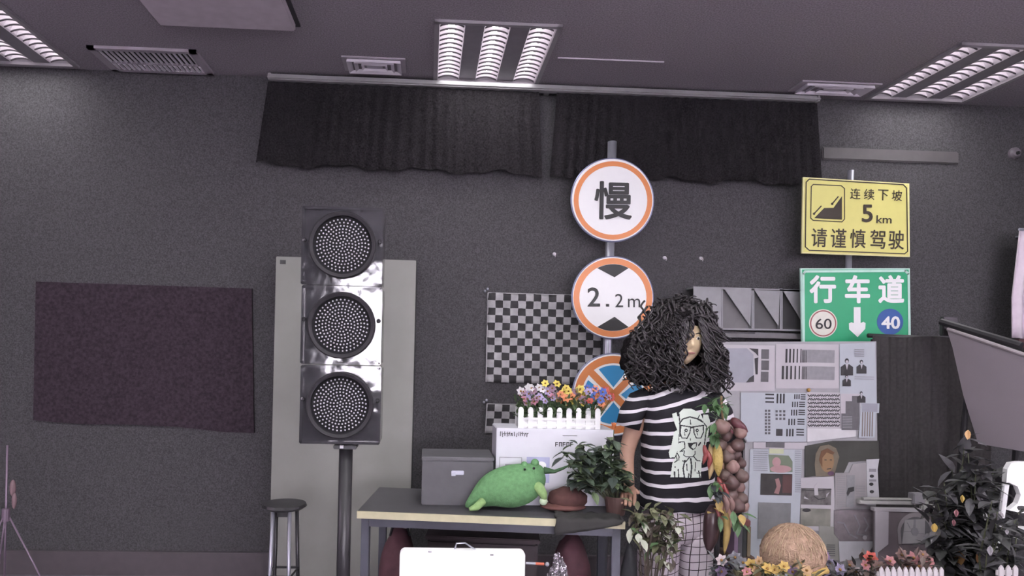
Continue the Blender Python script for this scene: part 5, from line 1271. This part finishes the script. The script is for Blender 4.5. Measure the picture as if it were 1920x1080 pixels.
mb = MB().tube([c_ + Vector((math.cos(a_) * r_ * 1.0, math.sin(a_) * r_ * .92, -r_ * .35 + .008 * math.sin(a_ * 5))) for a_ in [2 * PI * i / 40 for i in range(41)]], .012, 8); mb.build('band', mat('straw_yellow', (188, 158, 92), .8), t)
def bunch(label, y, items, leafm, seed, base_px, low=1085, name='artificial_flowers', lr=.05):
    rn = random.Random(seed); b0 = W(base_px, low, y); b0 = Vector((b0.x, y, 0)); t = thing(name, b0, label, 'flowers'); st = MB(); L = MB()
    global rnd; rnd = rn
    for px, py, r_, c__ in items:
        p_ = W(px, py, y + rn.uniform(-.05, .05)); flower(t, p_, r_ / S(y), c__); st.tube([b0 + Vector((0, 0, .12)), (b0 + p_) / 2 + Vector((rn.uniform(-.02, .02), 0, .05)), p_ + Vector((0, .005, -.01))], .0025, 5)
        for k in range(16): L.leaf(p_ + Vector((rn.uniform(-.04, .04), rn.uniform(-.02, .03), rn.uniform(-.07, .0))), (rn.uniform(-1, 1), rn.uniform(-1, .3), rn.uniform(-.5, .9)), lr, lr * .4)
    L.build('foliage', leafm, t); st.build('stems', m_stem, t)
    MB().lathe(b0, [(.001, 0), (.05, 0), (.065, .14), (.06, .14), (.05, .02), (.001, .02)], 20).build('pot', mat('pot_grey', (98, 92, 96), .6), t); return t
fcol.update({'tan': (184, 150, 112), 'ochre': (190, 158, 86), 'purple': (118, 96, 130), 'grey': (142, 140, 150), 'rose': (176, 118, 122), 'palepink': (196, 180, 184), 'brown': (122, 94, 90), 'lav': (150, 140, 168)})
lf_g = mat('grey_leaf', (104, 106, 108), .6, var=.3, vs=20); lf_b = mat('brown_leaf', (104, 90, 86), .6, var=.3, vs=20); lf_d = mat('dusky_leaf', (80, 78, 80), .6, var=.3, vs=20); lf_o = mat('olive_leaf', (108, 104, 78), .6, var=.35, vs=25)
bunch('mixed purple and grey artificial flowers at the bottom, just right of the checked trousers', 2.72, [(1352, 1050, 12, 'palepink'), (1366, 1062, 12, 'lav'), (1378, 1045, 13, 'grey'), (1392, 1055, 12, 'grey'), (1352, 1072, 12, 'purple'), (1382, 1072, 13, 'palepink'), (1398, 1075, 10, 'brown')], lf_g, 51, 1375)
bunch('yellow and tan artificial flowers at the bottom below the straw hat', 2.55, [(1408, 1058, 12, 'ochre'), (1422, 1052, 11, 'tan'), (1418, 1072, 12, 'tan'), (1438, 1066, 12, 'ochre'), (1452, 1068, 11, 'ochre'), (1470, 1062, 11, 'ochre'), (1500, 1056, 14, 'tan'), (1512, 1070, 12, 'tan'), (1486, 1072, 12, 'purple'), (1400, 1072, 10, 'rose')], lf_o, 52, 1450)
bunch('lavender artificial flowers at the bottom right of the straw hat', 2.75, [(1548, 1042, 10, 'purple'), (1556, 1058, 13, 'lav'), (1574, 1068, 13, 'lav'), (1592, 1060, 12, 'brown'), (1545, 1072, 12, 'lav'), (1604, 1072, 12, 'palepink')], lf_d, 53, 1570)
bunch('dusty rose artificial flowers with one red bloom at the bottom below the low framed panel', 2.75, [(1632, 1046, 14, 'red'), (1622, 1060, 11, 'rose'), (1648, 1062, 12, 'brown'), (1668, 1052, 11, 'rose'), (1690, 1040, 12, 'brown'), (1712, 1046, 13, 'rose'), (1730, 1040, 10, 'brown'), (1700, 1060, 12, 'brown'), (1742, 1054, 12, 'rose'), (1722, 1062, 12, 'brown')], lf_b, 54, 1685)
# ---- dried trailing plant before the trousers
rnd = random.Random(61); yD = 2.78
base = W(1215, 1090, yD); base = Vector((base.x, yD, 0))
t = thing('trailing_plant', base, 'olive-brown trailing artificial plant in front of the left trouser leg', 'plant')
L = MB(); st = MB(); m_ol = [mat('olive_a', (104, 106, 80), .6, var=.25, vs=30), mat('olive_b', (84, 74, 66), .6, var=.25, vs=30), mat('olive_c', (182, 184, 168), .6), mat('olive_d', (96, 124, 86), .6)]
ctr = [(1190, 955), (1200, 970), (1208, 985), (1215, 1000), (1225, 985), (1235, 975), (1245, 965), (1255, 980), (1262, 975), (1240, 1000), (1248, 1020), (1232, 1010), (1265, 990), (1218, 1010), (1195, 985), (1250, 1035), (1232, 955)]
MB().lathe(base, [(.001, 0), (.06, 0), (.08, .2), (.07, .2), (.001, .17)], 20).build('pot', mat('pot_dark', (70, 66, 70), .5), t)
for px, py in ctr:
    p_ = W(px, py, yD + rnd.uniform(-.04, .04)); st.tube([base + Vector((0, 0, .15)), base.lerp(p_, .6) + Vector((rnd.uniform(-.03, .03), 0, .1)), p_], .003, 5)
    for k in range(11): L.leaf(p_ + Vector((rnd.uniform(-.03, .03), rnd.uniform(-.03, .03), rnd.uniform(-.05, .03))), (rnd.uniform(-1, 1), rnd.uniform(-1, .2), rnd.uniform(-.8, .8)), rnd.uniform(.035, .065), rnd.uniform(.02, .036), mi=rnd.choice((0, 0, 0, 1, 1, 2, 3)))
L.build('foliage', m_ol, t); st.build('stems', m_ol[1], t)
# dark bag on the floor right of desk
p_ = W(1190, 1060, 2.95); t = thing('dark_bag', (p_.x, 2.95, 0), 'dark grey bag on the floor between the desk leg and the checked trousers', 'bag')
MB().ball((p_.x - .03, 2.93, .28), (.04, .06, .28), 18, 14, fn=lambda d: 1 + .1 * noise.noise(d * 2)).build('body', mat('bag_grey', (66, 66, 70), .7), t, smooth=True)
MB().tube([(p_.x - .03, 2.93, .53), (p_.x - .01, 2.93, .6), (p_.x + .01, 2.93, .53)], .005, 6).build('handle', m_dark, t)

# ---- dark plants at the right
def tall_plant(label, y, base_px, pts, leafs, seed, n_l, accents, lr, lw):
    rn = random.Random(seed); b0 = W(base_px, 1080, y); b0 = Vector((b0.x, y, 0)); t = thing('artificial_plant', b0, label, 'plant'); L = MB(); st = MB()
    MB().lathe(b0, [(.001, 0), (.08, 0), (.11, .2), (.1, .2), (.001, .17)], 20).build('pot', MATS['pot_dark'], t)
    for px, py in pts:
        p_ = W(px, py, y + rn.uniform(-.08, .08)); q = b0 + Vector((0, 0, .15)); mid = q.lerp(p_, .55) + Vector((rn.uniform(-.05, .05), rn.uniform(-.03, .03), .06)); st.tube([q, mid, p_], [.006, .004, .002], 6)
        for k in range(n_l):
            s_ = rn.uniform(.35, 1.02); c__ = (q.lerp(mid, s_ * 2) if s_ < .5 else mid.lerp(p_, s_ * 2 - 1)) + Vector((rn.uniform(-.03, .03),) * 3)
            L.leaf(c__, (rn.uniform(-1, 1), rn.uniform(-1, .5), rn.uniform(-.6, .9)), lr * rn.uniform(.6, 1.2), lw * rn.uniform(.7, 1.2), mi=rn.randrange(len(leafs)))
    L.build('foliage', leafs, t); st.build('stems', m_stem, t)
    for px, py, r_, rgb in accents:
        p_ = W(px, py, y - .09); m = mat('accent_%d_%d_%d' % rgb, rgb, .6); mb = MB()
        for k in range(3): mb.leaf(p_ + Vector((0, 0, r_ / S(y))), (rn.uniform(-.35, .35), -.3, -1), 2 * r_ / S(y), 1.1 * r_ / S(y))
        mb.build('coloured_leaf', m, t)
    return t
dl = [mat('dark_leaf_a', (74, 74, 74), .45, var=.25, vs=25), mat('dark_leaf_b', (92, 90, 94), .45, var=.2, vs=25), mat('dark_leaf_c', (62, 60, 64), .5)]
tall_plant('tall dark-leaved artificial plant with orange and pink leaves at the right, before the black backdrop', 3.0, 1800, [(1750, 925), (1742, 960), (1750, 1000), (1748, 1040), (1865, 880), (1872, 910), (1785, 880), (1770, 905), (1812, 810), (1815, 850), (1800, 880), (1830, 870), (1790, 915), (1820, 920), (1845, 900), (1775, 940), (1805, 955), (1835, 950), (1760, 985), (1790, 990), (1850, 960), (1820, 1000), (1775, 1030), (1855, 1010), (1840, 1040)], dl, 71, 26,
    [(1815, 815, 9, (214, 168, 120)), (1804, 935, 7, (190, 160, 90)), (1793, 962, 7, (176, 120, 130)), (1788, 980, 6, (160, 106, 116)), (1798, 1048, 15, (196, 150, 94)), (1833, 1046, 11, (206, 160, 120)), (1752, 990, 9, (192, 158, 84)), (1847, 968, 7, (190, 186, 190)), (1876, 968, 9, (186, 178, 184))], .10, .045)
tall_plant('lower dark artificial plant with small pale leaves at the bottom right corner', 2.72, 1860, [(1870, 960), (1880, 985), (1895, 1000), (1862, 1010), (1905, 975), (1850, 1040), (1880, 1040), (1900, 1040), (1860, 940), (1910, 960)], dl, 72, 18, [(1856, 1032, 9, (176, 170, 178)), (1888, 997, 5, (200, 195, 200))], .08, .038)
# ---- small white picket fences
def picket(px0, px1, py, y, label, n):
    a, b = W(px0, py, y), W(px1, py, y); t = thing('picket_fence', ((a.x + b.x) / 2, y, 0), label, 'fence', 'small picket fences at the bottom right')
    m = mat('picket_pale', (204, 196, 200), .5)
    for i in range(n):
        x = a.x + (b.x - a.x) * (i + .5) / n; w_ = (b.x - a.x) / n * .32; z = (a.z + b.z) / 2
        MB().prism([(x - w_, y, 0), (x + w_, y, 0), (x + w_, y, z - .012), (x, y, z), (x - w_, y, z - .012)], (0, .006, 0)).build('picket', m, t)
    for z in (.15, (a.z + b.z) / 2 - .03): MB().box(((a.x + b.x) / 2, y + .009, z), (b.x - a.x, .006, .018)).build('rail', m, t)
picket(1648, 1772, 1063, 2.5, 'low pale picket fence below the dusty rose flowers at the bottom', 11)
picket(1872, 1912, 1060, 2.5, 'short piece of pale picket fence in the bottom right corner', 3)
# ---- white chair at the right edge
yH = 2.95
def H(px, py, dy=0): return W(px, py, yH) + Vector((0, dy, 0))
c0 = H(1950, 900); t = thing('plastic_chair', (c0.x, yH + .1, 0), 'white plastic chair cut off by the right edge among the dark plants', 'chair')
mb = MB(); rs = []
outl = [(1887, 905), (1889, 880), (1896, 868), (1912, 866), (1990, 868), (2000, 905)]
mb.prism([H(*p) for p in outl], (0, .025, 0)); mb.prism([H(*p) for p in [(1892, 905), (1908, 912), (1914, 928), (1908, 944), (1892, 957), (1916, 962), (1927, 962), (1927, 905)]], (0, .025, 0)); mb.prism([H(*p) for p in [(1950, 905), (1975, 905), (1975, 962), (1950, 962)]], (0, .025, 0)); mb.build('backrest', m_white, t)
sz = H(1950, 1008).z
MB().prism([(c0.x - .16, yH - .36, sz), (c0.x + .2, yH - .36, sz), (c0.x + .2, yH + .04, sz + .01), (c0.x - .14, yH + .04, sz + .01)], (0, 0, .03)).build('seat', m_white, t)
for sx in (-1, 1):
    MB().tube([(c0.x + sx * .15, yH + .01, H(1950, 910).z), (c0.x + sx * .16, yH + .03, sz), (c0.x + sx * .18, yH + .06, 0)], .014, 8).build('leg', m_white, t)
    MB().tube([(c0.x + sx * .14, yH - .33, sz), (c0.x + sx * .16, yH - .35, 0)], .014, 8).build('leg', m_white, t)
